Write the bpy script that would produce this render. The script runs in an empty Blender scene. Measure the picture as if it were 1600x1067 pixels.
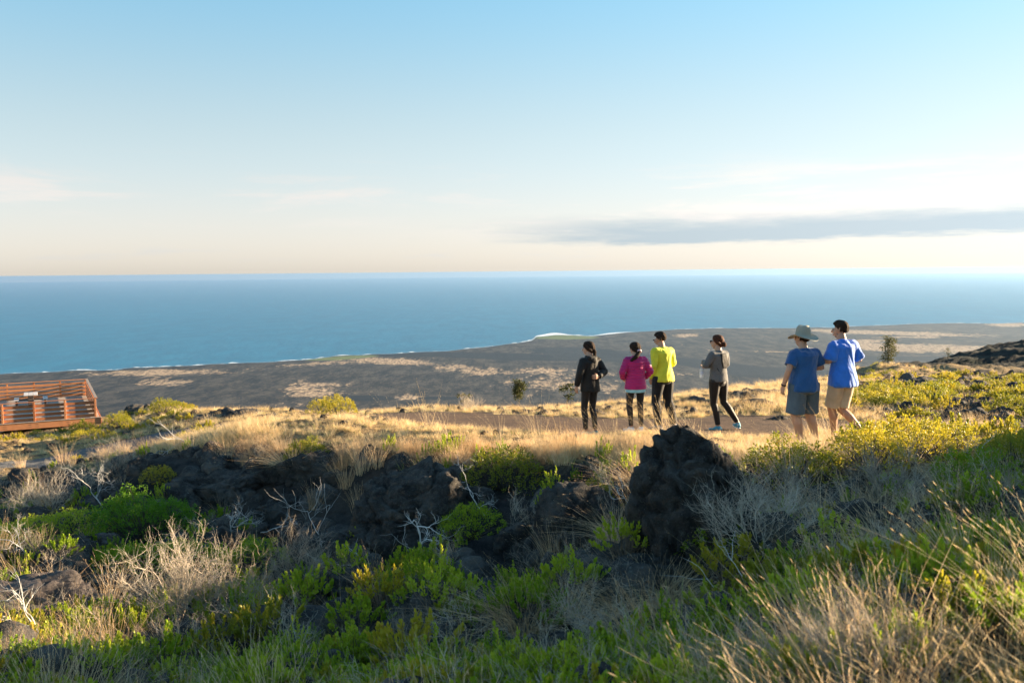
import bpy, bmesh, math, random
import numpy as np
from mathutils import Vector, Matrix
random.seed(7); rng = np.random.default_rng(11)
S = bpy.context.scene; C = S.collection
F = 1422.0                       # focal length in photo pixels (1600 wide)
PITCH = math.radians(4.39); ROLL = math.radians(0.53)
SUN_AZ = math.radians(69.0); SUN_EL = math.radians(9.5)      # azimuth clockwise from +Y

# ---------------------------------------------------------------- camera
fw = Vector((0, math.cos(PITCH), -math.sin(PITCH))); r0 = Vector((1, 0, 0)); u0 = Vector((0, math.sin(PITCH), math.cos(PITCH)))
RT = math.cos(ROLL)*r0 - math.sin(ROLL)*u0; UP = math.sin(ROLL)*r0 + math.cos(ROLL)*u0
cam = bpy.data.cameras.new('camera'); cam.lens = 36*F/1600; cam.sensor_width = 36; cam.clip_start = 0.05; cam.clip_end = 300000
cam.dof.use_dof = True; cam.dof.focus_distance = 14.5; cam.dof.aperture_fstop = 4.0
co = bpy.data.objects.new('camera', cam); C.objects.link(co)
co.matrix_world = Matrix((( RT.x, UP.x, -fw.x, 0), (RT.y, UP.y, -fw.y, 0), (RT.z, UP.z, -fw.z, 0), (0, 0, 0, 1)))
S.camera = co
# ---------------------------------------------------------------- world, sun, exposure
sd = Vector((math.cos(SUN_EL)*math.sin(SUN_AZ), math.cos(SUN_EL)*math.cos(SUN_AZ), math.sin(SUN_EL)))
sun = bpy.data.lights.new('sun', 'SUN'); sun.energy = 5.0; sun.angle = math.radians(0.6); sun.color = (1.0, 0.76, 0.49)
so = bpy.data.objects.new('sun', sun); C.objects.link(so); so.rotation_euler = sd.to_track_quat('Z', 'Y').to_euler(); so.location = sd*60
S.view_settings.view_transform = 'Standard'; S.view_settings.look = 'None'; S.view_settings.gamma = 1
S.view_settings.exposure = 2.25
S.cycles.use_denoising = True
S.cycles.max_bounces = 8; S.cycles.diffuse_bounces = 3; S.cycles.glossy_bounces = 2; S.cycles.transmission_bounces = 3
S.cycles.volume_bounces = 1; S.cycles.transparent_max_bounces = 8
S.cycles.sample_clamp_indirect = 6

class NT:
    """tiny node helper"""
    def __init__(s, tree): s.t = tree; s.n = tree.nodes; s.l = tree.links; s.n.clear()
    def add(s, typ, **kw):
        nd = s.n.new(typ)
        for k, v in kw.items(): setattr(nd, k, v)
        return nd
    def link(s, a, b): s.l.new(a, b)
    def setin(s, sock, v):
        if isinstance(v, bpy.types.NodeSocket): s.l.new(v, sock)
        elif isinstance(v, (tuple, list)) and len(v) == 3 and sock.type == 'RGBA': sock.default_value = (*v, 1)
        else: sock.default_value = v
    def math(s, op, a, b=0.0, c=None, clamp=False):
        nd = s.add('ShaderNodeMath', operation=op, use_clamp=clamp); s.setin(nd.inputs[0], a); s.setin(nd.inputs[1], b)
        if c is not None: s.setin(nd.inputs[2], c)
        return nd.outputs[0]
    def mix(s, f, a, b, blend='MIX'):
        nd = s.add('ShaderNodeMix', data_type='RGBA', blend_type=blend); s.setin(nd.inputs[0], f); s.setin(nd.inputs[6], a); s.setin(nd.inputs[7], b)
        return nd.outputs[2]
    def ss(s, v, lo, hi, a=0.0, b=1.0):
        nd = s.add('ShaderNodeMapRange', interpolation_type='SMOOTHSTEP'); s.setin(nd.inputs[0], v)
        nd.inputs[1].default_value = lo; nd.inputs[2].default_value = hi; nd.inputs[3].default_value = a; nd.inputs[4].default_value = b
        return nd.outputs[0]
    def noise(s, vec=None, scale=5, detail=4, rough=.55, dist=0):
        nd = s.add('ShaderNodeTexNoise'); nd.inputs['Scale'].default_value = scale; nd.inputs['Detail'].default_value = detail
        nd.inputs['Roughness'].default_value = rough; nd.inputs['Distortion'].default_value = dist
        if vec is not None: s.link(vec, nd.inputs['Vector'])
        return nd.outputs[0]
    def xyz(s, x, y, z):
        nd = s.add('ShaderNodeCombineXYZ'); s.setin(nd.inputs[0], x); s.setin(nd.inputs[1], y); s.setin(nd.inputs[2], z); return nd.outputs[0]
    def sep(s, v):
        nd = s.add('ShaderNodeSeparateXYZ'); s.link(v, nd.inputs[0]); return nd.outputs

W = bpy.data.worlds.new('World'); S.world = W; W.use_nodes = True
n = NT(W.node_tree)
tc = n.add('ShaderNodeTexCoord'); x, y, z = n.sep(tc.outputs['Generated'])
zc = n.math('MAXIMUM', z, 0.004)
sky = n.add('ShaderNodeTexSky', sky_type='NISHITA', sun_disc=False)
sky.sun_elevation = SUN_EL; sky.sun_rotation = SUN_AZ; sky.altitude = 600; sky.air_density = 1.0; sky.dust_density = 0.8; sky.ozone_density = 1.6
n.link(n.xyz(x, y, zc), sky.inputs[0])
az = n.math('ARCTAN2', x, y); el = n.math('ARCSINE', z)
# pale wash of air near the horizon (whole round, wider toward the sun)
lum0 = n.add('ShaderNodeRGBToBW'); n.link(sky.outputs[0], lum0.inputs[0])
soft = n.math('DIVIDE', 1.28, n.math('ADD', 1.0, n.math('MULTIPLY', n.math('MINIMUM', lum0.outputs[0], 9.0), .245)))
scl = n.add('ShaderNodeVectorMath', operation='SCALE'); n.link(sky.outputs[0], scl.inputs[0]); n.link(soft, scl.inputs[3])
skyc = scl.outputs[0]
# long grey cloud bank low over the sea, and thin high veils
v1 = n.xyz(n.math('MULTIPLY', az, 7.0), n.math('MULTIPLY', el, 75.0), 0.3)
v2 = n.xyz(n.math('MULTIPLY', az, 2.2), n.math('MULTIPLY', el, 17.0), 4.7)
n1 = n.noise(v1, 1.0, 9, .68, .2); n2 = n.noise(v2, 1.6, 9, .66, .3)
elc = n.math('ADD', n.math('ADD', el, n.math('MULTIPLY', n.ss(az, .25, .55), -.004)), n.math('MULTIPLY', n.math('SUBTRACT', n1, .5), .030))
bank = n.math('MULTIPLY', n.ss(elc, .024, .033), n.ss(elc, .043, .064, 1, 0))
bank = n.math('MULTIPLY', bank, n.ss(n.math('ADD', az, n.math('MULTIPLY', n1, .30)), .07, .30))
wsp = n.math('MULTIPLY', n.ss(n2, .45, .66), n.math('MULTIPLY', n.ss(el, .025, .06), n.ss(el, .085, .13, 1, 0)))
low = n.math('MULTIPLY', n.ss(n1, .50, .75), n.math('MULTIPLY', n.ss(el, .010, .018), n.ss(el, .022, .034, 1, 0)))
skyc = n.mix(n.ss(el, .03, .30), skyc, n.mix(1.0, skyc, (.78, 1.0, .97), 'MULTIPLY'))
BW = n.add('ShaderNodeRGBToBW'); n.link(skyc, BW.inputs[0])
def tint(col):
    nd = n.add('ShaderNodeMix', data_type='RGBA', blend_type='MULTIPLY'); nd.inputs[0].default_value = 1
    n.link(BW.outputs[0], nd.inputs[6]); nd.inputs[7].default_value = (*col, 1); return nd.outputs[2]
wash = n.mix(n.ss(el, .0, .13), tint((1.0, .93, .83)), tint((.86, .98, 1.03)))
skyc = n.mix(n.math('MULTIPLY', n.ss(el, 0.04, .34, 1, 0), .92), skyc, wash)
skyc = n.mix(n.math('MULTIPLY', wsp, .65), skyc, tint((1.15, 1.04, .97)))
skyc = n.mix(n.math('MULTIPLY', low, .35), skyc, tint((.80, .86, .92)))
skyc = n.mix(n.math('MULTIPLY', bank, .85), skyc, tint((.50, .62, .70)))
bg = n.add('ShaderNodeBackground'); n.link(skyc, bg.inputs[0]); bg.inputs[1].default_value = 0.077
wo = n.add('ShaderNodeOutputWorld'); n.link(bg.outputs[0], wo.inputs[0])

# ---------------------------------------------------------------- geometry helpers
def ray(u, v): return fw + RT*((u-800)/F) + UP*((533.5-v)/F)
def at(u, v, Y): d = ray(u, v); return d*(Y/d.y)
def atz(u, v, z): d = ray(u, v); return d*(z/d.z)
FWn, RTn, UPn = (np.array(q) for q in (fw, RT, UP))
def project(P):
    P = np.asarray(P, float); d = P@FWn; d = np.where(d < .05, .05, d)
    return 800+F*(P@RTn)/d, 533.5-F*(P@UPn)/d
def _h(ix, iy, s):
    h = (ix.astype(np.int64)*374761393 + iy.astype(np.int64)*668265263 + s*974634777) & 0xffffffff
    h = ((h ^ (h >> 13))*1274126177) & 0xffffffff; h ^= h >> 16
    return (h & 0xffffff)/float(0xffffff)
def vnoise(x, y, s=0):
    ix = np.floor(x); iy = np.floor(y); fx = x-ix; fy = y-iy; fx = fx*fx*fx*(fx*(fx*6-15)+10); fy = fy*fy*fy*(fy*(fy*6-15)+10)
    a = _h(ix, iy, s); b = _h(ix+1, iy, s); c = _h(ix, iy+1, s); d = _h(ix+1, iy+1, s)
    return (a+(b-a)*fx)*(1-fy)+(c+(d-c)*fx)*fy
def fbm(x, y, s=0, o=5, g=.5):
    t = 0; a = 1; m = 0
    for i in range(o): t = t+a*vnoise(x*2**i+i*17.3, y*2**i-i*9.1, s+i); m += a; a *= g
    return t/m
def ridged(x, y, s=0, o=5): 
    t = 0; a = 1; m = 0
    for i in range(o): t = t+a*(1-abs(2*vnoise(x*2**i+i*7.7, y*2**i+i*3.1, s+i)-1)); m += a; a *= .5
    return t/m
def sst(v, lo, hi): t = np.clip((v-lo)/(hi-lo), 0, 1); return t*t*(3-2*t)
def fbm3(P, f, s=0, o=4):
    x, y, z = P[:, 0]*f, P[:, 1]*f, P[:, 2]*f
    return (fbm(x+z*.7, y+z*.3, s, o)+fbm(y+x*.4+31, z-x*.2, s+5, o)+fbm(z+y*.5, x-y*.3+77, s+9, o))/3

def mesh_np(name, V, faces, mat=None, smooth=False):
    """V (n,3); faces: (m,3) or (m,4) array, or list of such arrays"""
    me = bpy.data.meshes.new(name); V = np.asarray(V, np.float32)
    fl = faces if isinstance(faces, list) else [faces]
    fl = [np.asarray(f, np.int32) for f in fl if len(f)]
    idx = np.concatenate([f.ravel() for f in fl]); cnt = np.concatenate([np.full(len(f), f.shape[1], np.int32) for f in fl])
    me.vertices.add(len(V)); me.vertices.foreach_set('co', V.ravel())
    me.loops.add(len(idx)); me.loops.foreach_set('vertex_index', idx)
    me.polygons.add(len(cnt)); st = np.zeros(len(cnt), np.int32); st[1:] = np.cumsum(cnt)[:-1]
    me.polygons.foreach_set('loop_start', st); me.polygons.foreach_set('loop_total', cnt)
    if smooth: me.polygons.foreach_set('use_smooth', np.ones(len(cnt), bool))
    me.update(calc_edges=True)
    if mat: me.materials.append(mat)
    return me
def grid_faces(nr, nc):
    i = np.arange(nr-1)[:, None]*nc+np.arange(nc-1)[None, :]
    return np.stack([i, i+1, i+nc+1, i+nc], -1).reshape(-1, 4)
def link(name, me, parent=None, loc=None):
    o = bpy.data.objects.new(name, me); C.objects.link(o)
    if parent: o.parent = parent
    if loc is not None: o.location = loc
    return o
def tag(o, label=None, cat=None, group=None, kind=None):
    for k, v in (('label', label), ('category', cat), ('group', group), ('kind', kind)):
        if v: o[k] = v
    return o
def empty(name, loc, rz=0, label=None, cat=None, group=None):
    o = bpy.data.objects.new(name, None); C.objects.link(o); o.location = loc; o.rotation_euler = (0, 0, rz); o.empty_display_size = .2
    return tag(o, label, cat, group)
def add_attr(me, name, vals, typ='FLOAT'):
    a = me.attributes.new(name, typ, 'POINT'); vals = np.asarray(vals, np.float32)
    if typ == 'FLOAT': a.data.foreach_set('value', vals)
    elif typ == 'FLOAT_VECTOR': a.data.foreach_set('vector', vals.ravel())

def material(name):
    m = bpy.data.materials.new(name); m.use_nodes = True; k = NT(m.node_tree)
    out = k.add('ShaderNodeOutputMaterial'); b = k.add('ShaderNodeBsdfPrincipled'); k.link(b.outputs[0], out.inputs[0])
    return m, k, b, out
def bump(k, b, h, strength=.5, dist=.02):
    nd = k.add('ShaderNodeBump'); nd.inputs['Strength'].default_value = strength; nd.inputs['Distance'].default_value = dist
    k.link(h, nd.inputs['Height']); k.link(nd.outputs[0], b.inputs['Normal'])
def attr(k, nm): nd = k.add('ShaderNodeAttribute'); nd.attribute_name = nm; return nd.outputs['Fac']

# ---------------------------------------------------------------- haze, sea, coastal plain
SEA = -600.0
me = bpy.data.meshes.new('haze'); bm = bmesh.new(); bmesh.ops.create_cube(bm, size=1)
for v in bm.verts: v.co = Vector((v.co.x*212000, v.co.y*212000, -607 if v.co.z < 0 else 3.2))
bm.to_mesh(me); bm.free(); hz = link('haze', me); hz['kind'] = 'stuff'
m = bpy.data.materials.new('haze'); m.use_nodes = True; k = NT(m.node_tree); out = k.add('ShaderNodeOutputMaterial')
pv = k.add('ShaderNodeVolumePrincipled'); pv.inputs['Color'].default_value = (.24, .385, .585, 1); pv.inputs['Density'].default_value = 2.2e-5
pv.inputs['Anisotropy'].default_value = 0.35; k.link(pv.outputs[0], out.inputs['Volume']); me.materials.append(m)

m, k, b, out = material('sea_water'); pos = k.add('ShaderNodeNewGeometry').outputs['Position']
px, py, pz = k.sep(pos)
wv = k.noise(k.xyz(k.math('MULTIPLY', px, .0004), k.math('MULTIPLY', py, .00012), 0), 1, 4, .6)
caps = k.noise(k.xyz(k.math('MULTIPLY', px, .018), k.math('MULTIPLY', py, .006), 0), 1, 3, .7)
capm = k.math('MULTIPLY', k.ss(caps, .74, .80), .35)
sw = k.noise(k.xyz(k.math('MULTIPLY', px, .004), k.math('MULTIPLY', py, .0016), 0), 1, 8, .72)
colr = k.mix(wv, (.006, .140, .245), (.012, .195, .325)); colr = k.mix(k.math('MULTIPLY', k.ss(sw, .35, .65), .45), colr, (.006, .09, .17))
k.setin(b.inputs['Base Color'], k.mix(capm, colr, (.75, .78, .8)))
b.inputs['Roughness'].default_value = .42; b.inputs['IOR'].default_value = 1.33; b.inputs['Specular IOR Level'].default_value = .30
bump(k, b, sw, .25, 60)
th = np.linspace(0, 2*np.pi, 257)[:-1]; V = [(0, 0, SEA)]
rads = [800, 4000, 12000, 30000, 60000, 100000]
for r in rads: V += [(r*math.sin(t), r*math.cos(t), SEA) for t in th]
tri = np.array([(0, 1+(i+1) % 256, 1+i) for i in range(256)]); q = []
for j in range(len(rads)-1): q += [(1+j*256+i, 1+j*256+(i+1) % 256, 1+(j+1)*256+(i+1) % 256, 1+(j+1)*256+i) for i in range(256)]
link('sea', mesh_np('sea', V, [tri, np.array(q)], m))['kind'] = 'structure'

coast = [(-700, 625), (-300, 601), (0, 584), (180, 577), (280, 571), (400, 567), (470, 563), (520, 557), (570, 554), (700, 549), (770, 541), (800, 537), (832, 532),
         (838, 526), (870, 523), (925, 525), (960, 521), (1010, 518), (1060, 514), (1130, 512), (1240, 513), (1330, 510), (1400, 507), (1480, 504), (1560, 505), (1650, 503), (1800, 500), (2300, 494)]
cp = [atz(u, v, SEA) for u, v in coast]
caz = np.array([math.atan2(p.x, p.y) for p in cp]); crd = np.array([math.hypot(p.x, p.y) for p in cp])
NA, NR = 760, 330
azs = np.linspace(-.95, .95, NA); Rc = np.interp(azs, caz, crd)
Rc = Rc*(1+.012*(fbm(azs*38, azs*0, 3, 5)-.5)*2)
tt = np.linspace(0, 1, NR)[:, None]; R0 = 1100.
lr = np.exp(np.log(R0)+tt*(np.log(Rc)[None, :]-np.log(R0)))
X = lr*np.sin(azs)[None, :]; Y = lr*np.cos(azs)[None, :]
Z = SEA+1.5+14*(1-tt)**1.2*np.ones_like(X)
Z = Z+ (ridged(X/500, Y/700, 21, 5)-.5)*10*np.minimum(1, (1-tt)*12)
Z = np.maximum(Z, SEA+.9); Z[-1, :] = SEA-2
P = np.stack([X, Y, Z], -1).reshape(-1, 3); uu, vv = project(P)
str1 = fbm(P[:, 0]/700, P[:, 1]/900, 31, 6, .6); str2 = fbm(P[:, 0]/190, P[:, 1]/260, 41, 6, .65)
def blob(u, v, cu, cv, a, b, ang=0.0):
    c, s = math.cos(ang), math.sin(ang); du, dv = u-cu, v-cv
    return np.exp(-(((du*c+dv*s)/a)**2+((-du*s+dv*c)/b)**2))
tan = np.zeros(len(P))
for (cu, cv, a, b_, g, w) in [(250, 582, 120, 6, -.03, 1.0), (270, 597, 60, 9, 0, .75), (500, 608, 75, 20, .0, .68), (480, 632, 90, 6, 0, .6), (510, 568, 100, 5, -.05, .95),
        (610, 565, 75, 6, .05, .95), (720, 578, 100, 10, .05, .7), (640, 622, 30, 5, 0, .8), (850, 579, 60, 6, 0, .7), (880, 600, 120, 25, 0, .45), (870, 553, 25, 4, 0, .8), (1070, 524, 24, 3, 0, .95), (150, 585, 60, 5, 0, .7),
        (1390, 520, 170, 4, .03, 1.2), (1430, 527, 60, 3, 0, .9), (1470, 545, 160, 8, .02, 1.25), (1350, 533, 60, 3, 0, .8), (1580, 507, 40, 3, 0, 1), (1160, 548, 140, 4, .02, .5), (1000, 585, 180, 6, 0, .5)]:
    tan = np.maximum(tan, w*blob(uu, vv, cu, cv, a, b_, g))
tanraw = tan+(str2-.5)*.7+(str1-.5)*.9
tan = sst(tan+(str2-.5)*1.5+(str1-.5)*1.4, .46, .74)
dark = np.zeros(len(P))
for (cu, cv, a, b_, g) in [(640, 554, 100, 4, .0), (800, 557, 150, 6, .03), (960, 556, 150, 10, .08), (1120, 571, 120, 9, .12), (1240, 585, 130, 12, .05), (560, 622, 60, 5, 0), (690, 622, 40, 3, 0), (1400, 560, 200, 4, 0)]:
    dark = np.maximum(dark, blob(uu, vv, cu, cv, a, b_, g))
dark = sst(dark+(str1-.5)*.35, .38, .50)
tan *= (1-dark)
green = np.maximum(blob(uu, vv, 535, 559, 60, 3, -.06), blob(uu, vv, 885, 527, 60, 4)); green = sst(green+(str2-.5)*.4, .35, .6)
m, k, b, out = material('coastal_lava_plain'); pos = k.add('ShaderNodeNewGeometry').outputs['Position']
qx, qy, qz = k.sep(pos)
def sv(a, b_): return k.xyz(k.math('MULTIPLY', qx, a), k.math('MULTIPLY', qy, b_), 0)
na = k.noise(sv(.010, .0032), 1, 9, .85); nb = k.noise(sv(.055, .015), 1, 6, .8); nc = k.noise(pos, .0009, 4, .6)
lava = k.mix(k.ss(na, .42, .60), (.012, .014, .017), (.080, .070, .058)); lava = k.mix(k.ss(nb, .56, .70), lava, (.20, .15, .09)); lava = k.mix(k.ss(nb, .46, .34), lava, (.010, .012, .014))
lava = k.mix(k.math('MULTIPLY', k.ss(nc, .5, .7), .35), lava, (.07, .06, .05))
lava = k.mix(attr(k, 'dark'), lava, k.mix(na, (.010, .014, .019), (.020, .026, .032)))
tanc = k.mix(k.ss(nb, .40, .60), (.12, .085, .055), (.62, .44, .27))
nd_ = k.noise(sv(.020, .0065), 1, 8, .8); tmask = k.ss(k.math('ADD', attr(k, 'tan'), k.math('MULTIPLY', k.math('SUBTRACT', nd_, .5), 2.4)), .46, .70); cl = k.mix(tmask, lava, tanc); cl = k.mix(attr(k, 'green'), cl, (.14, .17, .06))
k.setin(b.inputs['Base Color'], cl); b.inputs['Roughness'].default_value = .95; b.inputs['Specular IOR Level'].default_value = .1
bump(k, b, na, .6, 12)
me = mesh_np('coastal_plain', P, grid_faces(NR, NA), m, True)
add_attr(me, 'tan', tanraw*(1-dark)); add_attr(me, 'dark', dark); add_attr(me, 'green', green)
link('coastal_plain', me)['kind'] = 'structure'
# surf along the shore
V = []; Fq = []; i0 = 0
m, k, b, out = material('surf_foam'); b.inputs['Base Color'].default_value = (.85, .87, .88, 1); b.inputs['Roughness'].default_value = .9
wd = 2+130*np.clip(fbm(azs*120, azs*0+3, 77, 4, .7)-.50, 0, 1)**1.0
uc, _ = project(np.stack([Rc*np.sin(azs), Rc*np.cos(azs), azs*0+SEA], -1))
wd = wd*(1.6+9*np.exp(-((uc-850)/22)**2)+2.5*np.exp(-((uc-950)/40)**2))
wd = np.maximum(wd, 300*np.exp(-((uc-862)/24)**2)+150*np.exp(-((uc-955)/22)**2))
for i in range(NA):
    for q_ in (Rc[i]-2, Rc[i]+wd[i]): V.append((q_*math.sin(azs[i]), q_*math.cos(azs[i]), SEA+.6))
Fq = [(2*i, 2*i+2, 2*i+3, 2*i+1) for i in range(NA-1)]
link('shore_surf', mesh_np('shore_surf', V, np.array(Fq), m))['kind'] = 'structure'

# ---------------------------------------------------------------- the hillside
cpx = [(0,1067,6.2),(400,1067,6.2),(800,1067,4.8),(1200,1067,3.9),(1600,1067,2.8),(0,950,8.4),(400,950,8.7),(800,950,7.1),(1200,950,5.3),(1600,950,3.6),
 (0,850,11.8),(400,850,11.7),(800,850,9.7),(1200,850,7.2),(1500,850,5.6),(1600,850,4.9),(0,790,14.5),(250,785,13.2),(600,780,11.9),(900,780,10.7),(1200,780,8.9),(1600,790,6.6),
 (120,742,18),(250,730,14.6),(600,730,12.5),(900,730,11.5),(1200,735,10),(1500,740,8.8),(450,697,14.2),(700,700,13),(1000,702,12.4),(1250,708,11.9),(1600,712,10.5),(250,703,17),
 (0,738,21),(0,712,27),(60,725,24),(140,705,25.5),(922,681,15),(993,674,14.5),(1036,670,15.6),(1125,671,15.05),(1255,700,12.8),(1312,692,12.9),
 (480,657,20),(700,667,16.2),(700,646,19.8),(900,670,15.6),(900,652,18.5),(560,650,21),(600,643,24),(750,639,23.5),(850,638,24),(950,634,25),(1060,622,28),
 (1150,614,30),(1200,608,32),(1400,650,18),(1600,655,17),(1400,604,36),(1600,603,40),(1300,592,50),(1390,581,72),(1500,587,70),(1600,584,76),
 (1450,571,95),(1500,555,105),(1550,542,112),(1600,534,118),(1750,524,120),(0,694,36),(100,688,34),(150,684,45),(0,688,46),(80,684,45),(170,668,53),(60,684,48),(230,668,34),(250,650,40),(215,640,50),(300,640,48),(160,650,56),(80,668,60),(350,645,31),(400,645,31),(300,682,23.5),(380,662,25),(450,664,21),(480,647,27)]
ctrl = [tuple(at(*c)) for c in cpx]
ctrl += [(0,0,-1.65),(0,-6,-1.4),(8,-6,-.9),(-8,-6,-2.0),(3,1,-1.35),(-4,2,-2.2),(-9,3,-2.7),(-14,9,-3.2),(-22,16,-4.6),(-38,32,-7.6),(-48,52,-11),(7,5,-1.0),(9,9,-1.6),(14,16,-2.0),(18,24,-3.0),(30,38,-4.2),
 (-22,74,-26),(-48,78,-27),(-8,52,-17),(0,38,-9.5),(7,42,-9.5),(16,58,-12.5),(0,80,-32),(30,100,-22),(60,160,-26),(100,160,-17),(-60,120,-50),(0,140,-60),(60,60,-6),(85,110,-10)]
ctrl = np.array(ctrl)
def tk(d2): return np.where(d2 > 1e-12, .5*d2*np.log(np.maximum(d2, 1e-12)), 0)
def warp(x, y):    # even out the control spacing with distance
    r = y+9.0; return 3*x/np.maximum(r, 2)*1.6+.02*x, 3*np.log(np.maximum(r, 1.5))
cw = np.stack(warp(ctrl[:, 0], ctrl[:, 1]), -1); cz = ctrl[:, 2]/(ctrl[:, 1]+9)
nn = len(cw); K = tk(((cw[:, None]-cw[None])**2).sum(-1))+np.eye(nn)*.002; Pm = np.c_[np.ones(nn), cw]
A = np.zeros((nn+3, nn+3)); A[:nn, :nn] = K; A[:nn, nn:] = Pm; A[nn:, :nn] = Pm.T
tw = np.linalg.solve(A, np.r_[cz, 0, 0, 0])
# the tarred road, as a polyline in plan with half width
roadL = [at(-260, 765, 23), at(0, 727, 23.5), at(70, 716, 24), at(140, 706, 25), at(250, 690, 24.5)]
roadR = [at(395, 664, 23), at(480, 657, 20.2), at(580, 654, 19.3), at(700, 656, 17.9), at(850, 661, 16.7), at(1000, 664, 16.1), at(1100, 667, 15.9), at(1200, 668, 16)]
road = [Vector((p.x, p.y)) for p in roadL+roadR]
def road_dist(x, y):
    best = np.full(np.shape(x), 1e9)
    for a, b_ in zip(road[:-1], road[1:]):
        d = b_-a; t = np.clip(((x-a.x)*d.x+(y-a.y)*d.y)/d.length_squared, 0, 1); best = np.minimum(best, np.hypot(x-a.x-t*d.x, y-a.y-t*d.y))
    return best
def base_h(x, y):
    sh = np.shape(x); x = np.ravel(x).astype(float); y = np.ravel(y).astype(float); o = np.empty(len(x))
    for i in range(0, len(x), 60000):
        a, b_ = x[i:i+60000], y[i:i+60000]; wx, wy = warp(a, b_)
        o[i:i+60000] = (tk((wx[:, None]-cw[:, 0])**2+(wy[:, None]-cw[:, 1])**2)@tw[:nn]+tw[nn]+tw[nn+1]*wx+tw[nn+2]*wy)*(b_+9)
    return o.reshape(sh)
def H(x, y, detail=True):
    x = np.asarray(x, float); y = np.asarray(y, float); h = base_h(x, y)
    # unseen rise added right of the frame to keep sun off the near slope
    for (cx, cy, rx, ry, hh) in SHADE_RISE: h = h+hh*np.exp(-(((x-cx)/rx)**2+((y-cy)/ry)**2)**1.5)
    # beyond the brow the ground falls away as a long escarpment
    f = sst(y, 120, 260); h = h*(1-f)+f*(-60-(y-120)*.52)
    h = np.maximum(h, -603)
    if detail:
        rd = road_dist(x, y); free = sst(rd, 1.9, 3.4)
        feet = np.ones_like(h)
        for (fx, fy) in FEET: feet = np.minimum(feet, sst(np.hypot(x-fx, y-fy), .35, 1.2))
        free = free*feet
        far = sst(y, 16, 45)*sst(np.hypot(x+26, y-52), 12, 22)
        calm = 1-.5*sst(y, 11.5, 13.5)*(1-sst(y, 24, 30)); h = h+free*calm*((fbm(x*.55, y*.55, 5, 4)-.5)*.42+(ridged(x*1.1, y*1.1, 8, 5)-.6)*.20+(fbm(x*4, y*4, 15, 4, .6)-.5)*.13+far*(ridged(x*.22, y*.22, 18, 5)-.6)*1.1)
        gully = sst(project(np.stack([x.ravel(), y.ravel(), h.ravel()], -1))[1].reshape(x.shape), 690, 760)*sst(y, 4, 7)
        h = h+gully*(ridged(x*.9+3, y*1.3, 28, 5)-.62)*.45
    return h
SHADE_RISE = [(11.2, 9.0, 2.4, 2.8, 2.1)]
FEET = [tuple(at(u, v, Y_)[:2]) for (u, v, Y_) in ((922,681,15),(993,674,14.5),(1036,670,15.6),(1125,671,15.05),(1140,671,15.05),(1255,700,12.8),(1312,692,12.9))]
NC, NRr = 640, 560
ys = -8+np.exp(np.linspace(math.log(1.2), math.log(1300), NRr)); t_ = np.linspace(-1.05, 1.05, NC)
# spend rows where the picture is
ys = np.interp(np.linspace(0, 1, NRr), [0, .06, .80, .93, 1], [0, 1, 2, 3, 4]); 
ys = np.where(ys < 1, -7+ys*9, np.where(ys < 2, np.exp(math.log(2+4)+(ys-1)*(math.log(45+4)-math.log(6)))-4, np.where(ys < 3, 45*np.exp((ys-2)*math.log(150/45)), 150*np.exp((ys-3)*math.log(10)))))
Yg = np.repeat(ys[:, None], NC, 1); Xg = t_[None, :]*(np.maximum(Yg, 0)*.92+9)
Zg = H(Xg, Yg); Pg = np.stack([Xg, Yg, Zg], -1).reshape(-1, 3); gu, gv = project(Pg)
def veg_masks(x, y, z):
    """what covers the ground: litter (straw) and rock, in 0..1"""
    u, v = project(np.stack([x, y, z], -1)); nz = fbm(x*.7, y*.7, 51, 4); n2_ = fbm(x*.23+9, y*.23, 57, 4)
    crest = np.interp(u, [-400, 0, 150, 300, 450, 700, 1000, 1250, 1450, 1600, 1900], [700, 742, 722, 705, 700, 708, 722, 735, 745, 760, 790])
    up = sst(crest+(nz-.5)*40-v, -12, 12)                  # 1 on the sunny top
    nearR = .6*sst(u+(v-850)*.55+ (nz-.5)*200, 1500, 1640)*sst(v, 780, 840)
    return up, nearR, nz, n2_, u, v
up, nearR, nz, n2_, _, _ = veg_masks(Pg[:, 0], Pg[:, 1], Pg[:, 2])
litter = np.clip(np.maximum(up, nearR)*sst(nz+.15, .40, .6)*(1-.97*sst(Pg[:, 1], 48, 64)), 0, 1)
rd = road_dist(Pg[:, 0], Pg[:, 1])+ (fbm(Pg[:, 0]*1.4, Pg[:, 1]*1.4, 91, 4)-.5)*1.3
asph = 1-sst(rd, 1.75, 2.15); redd = asph*sst(Pg[:, 0], -9, -6)
m, k, b, out = material('lava_soil'); pos = k.add('ShaderNodeNewGeometry').outputs['Position']
a1 = k.noise(pos, 3.5, 8, .7); a2 = k.noise(pos, 28, 5, .7); a3 = k.noise(pos, .6, 5, .6); a4 = k.noise(pos, 90, 3, .7)
soil = k.mix(k.ss(a1, .35, .65), (.016, .016, .018), (.060, .053, .048)); soil = k.mix(k.math('MULTIPLY', k.ss(a3, .52, .66), .6), soil, (.085, .060, .042))
soil = k.mix(k.math('MULTIPLY', k.ss(a4, .56, .72), .5), soil, (.14, .115, .09))
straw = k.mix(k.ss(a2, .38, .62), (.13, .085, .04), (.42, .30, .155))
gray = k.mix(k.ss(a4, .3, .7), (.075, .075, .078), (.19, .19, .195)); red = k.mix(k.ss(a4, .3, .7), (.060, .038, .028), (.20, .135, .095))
red = k.mix(k.math('MULTIPLY', k.ss(a1, .45, .62), .5), red, (.055, .042, .036))
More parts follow.
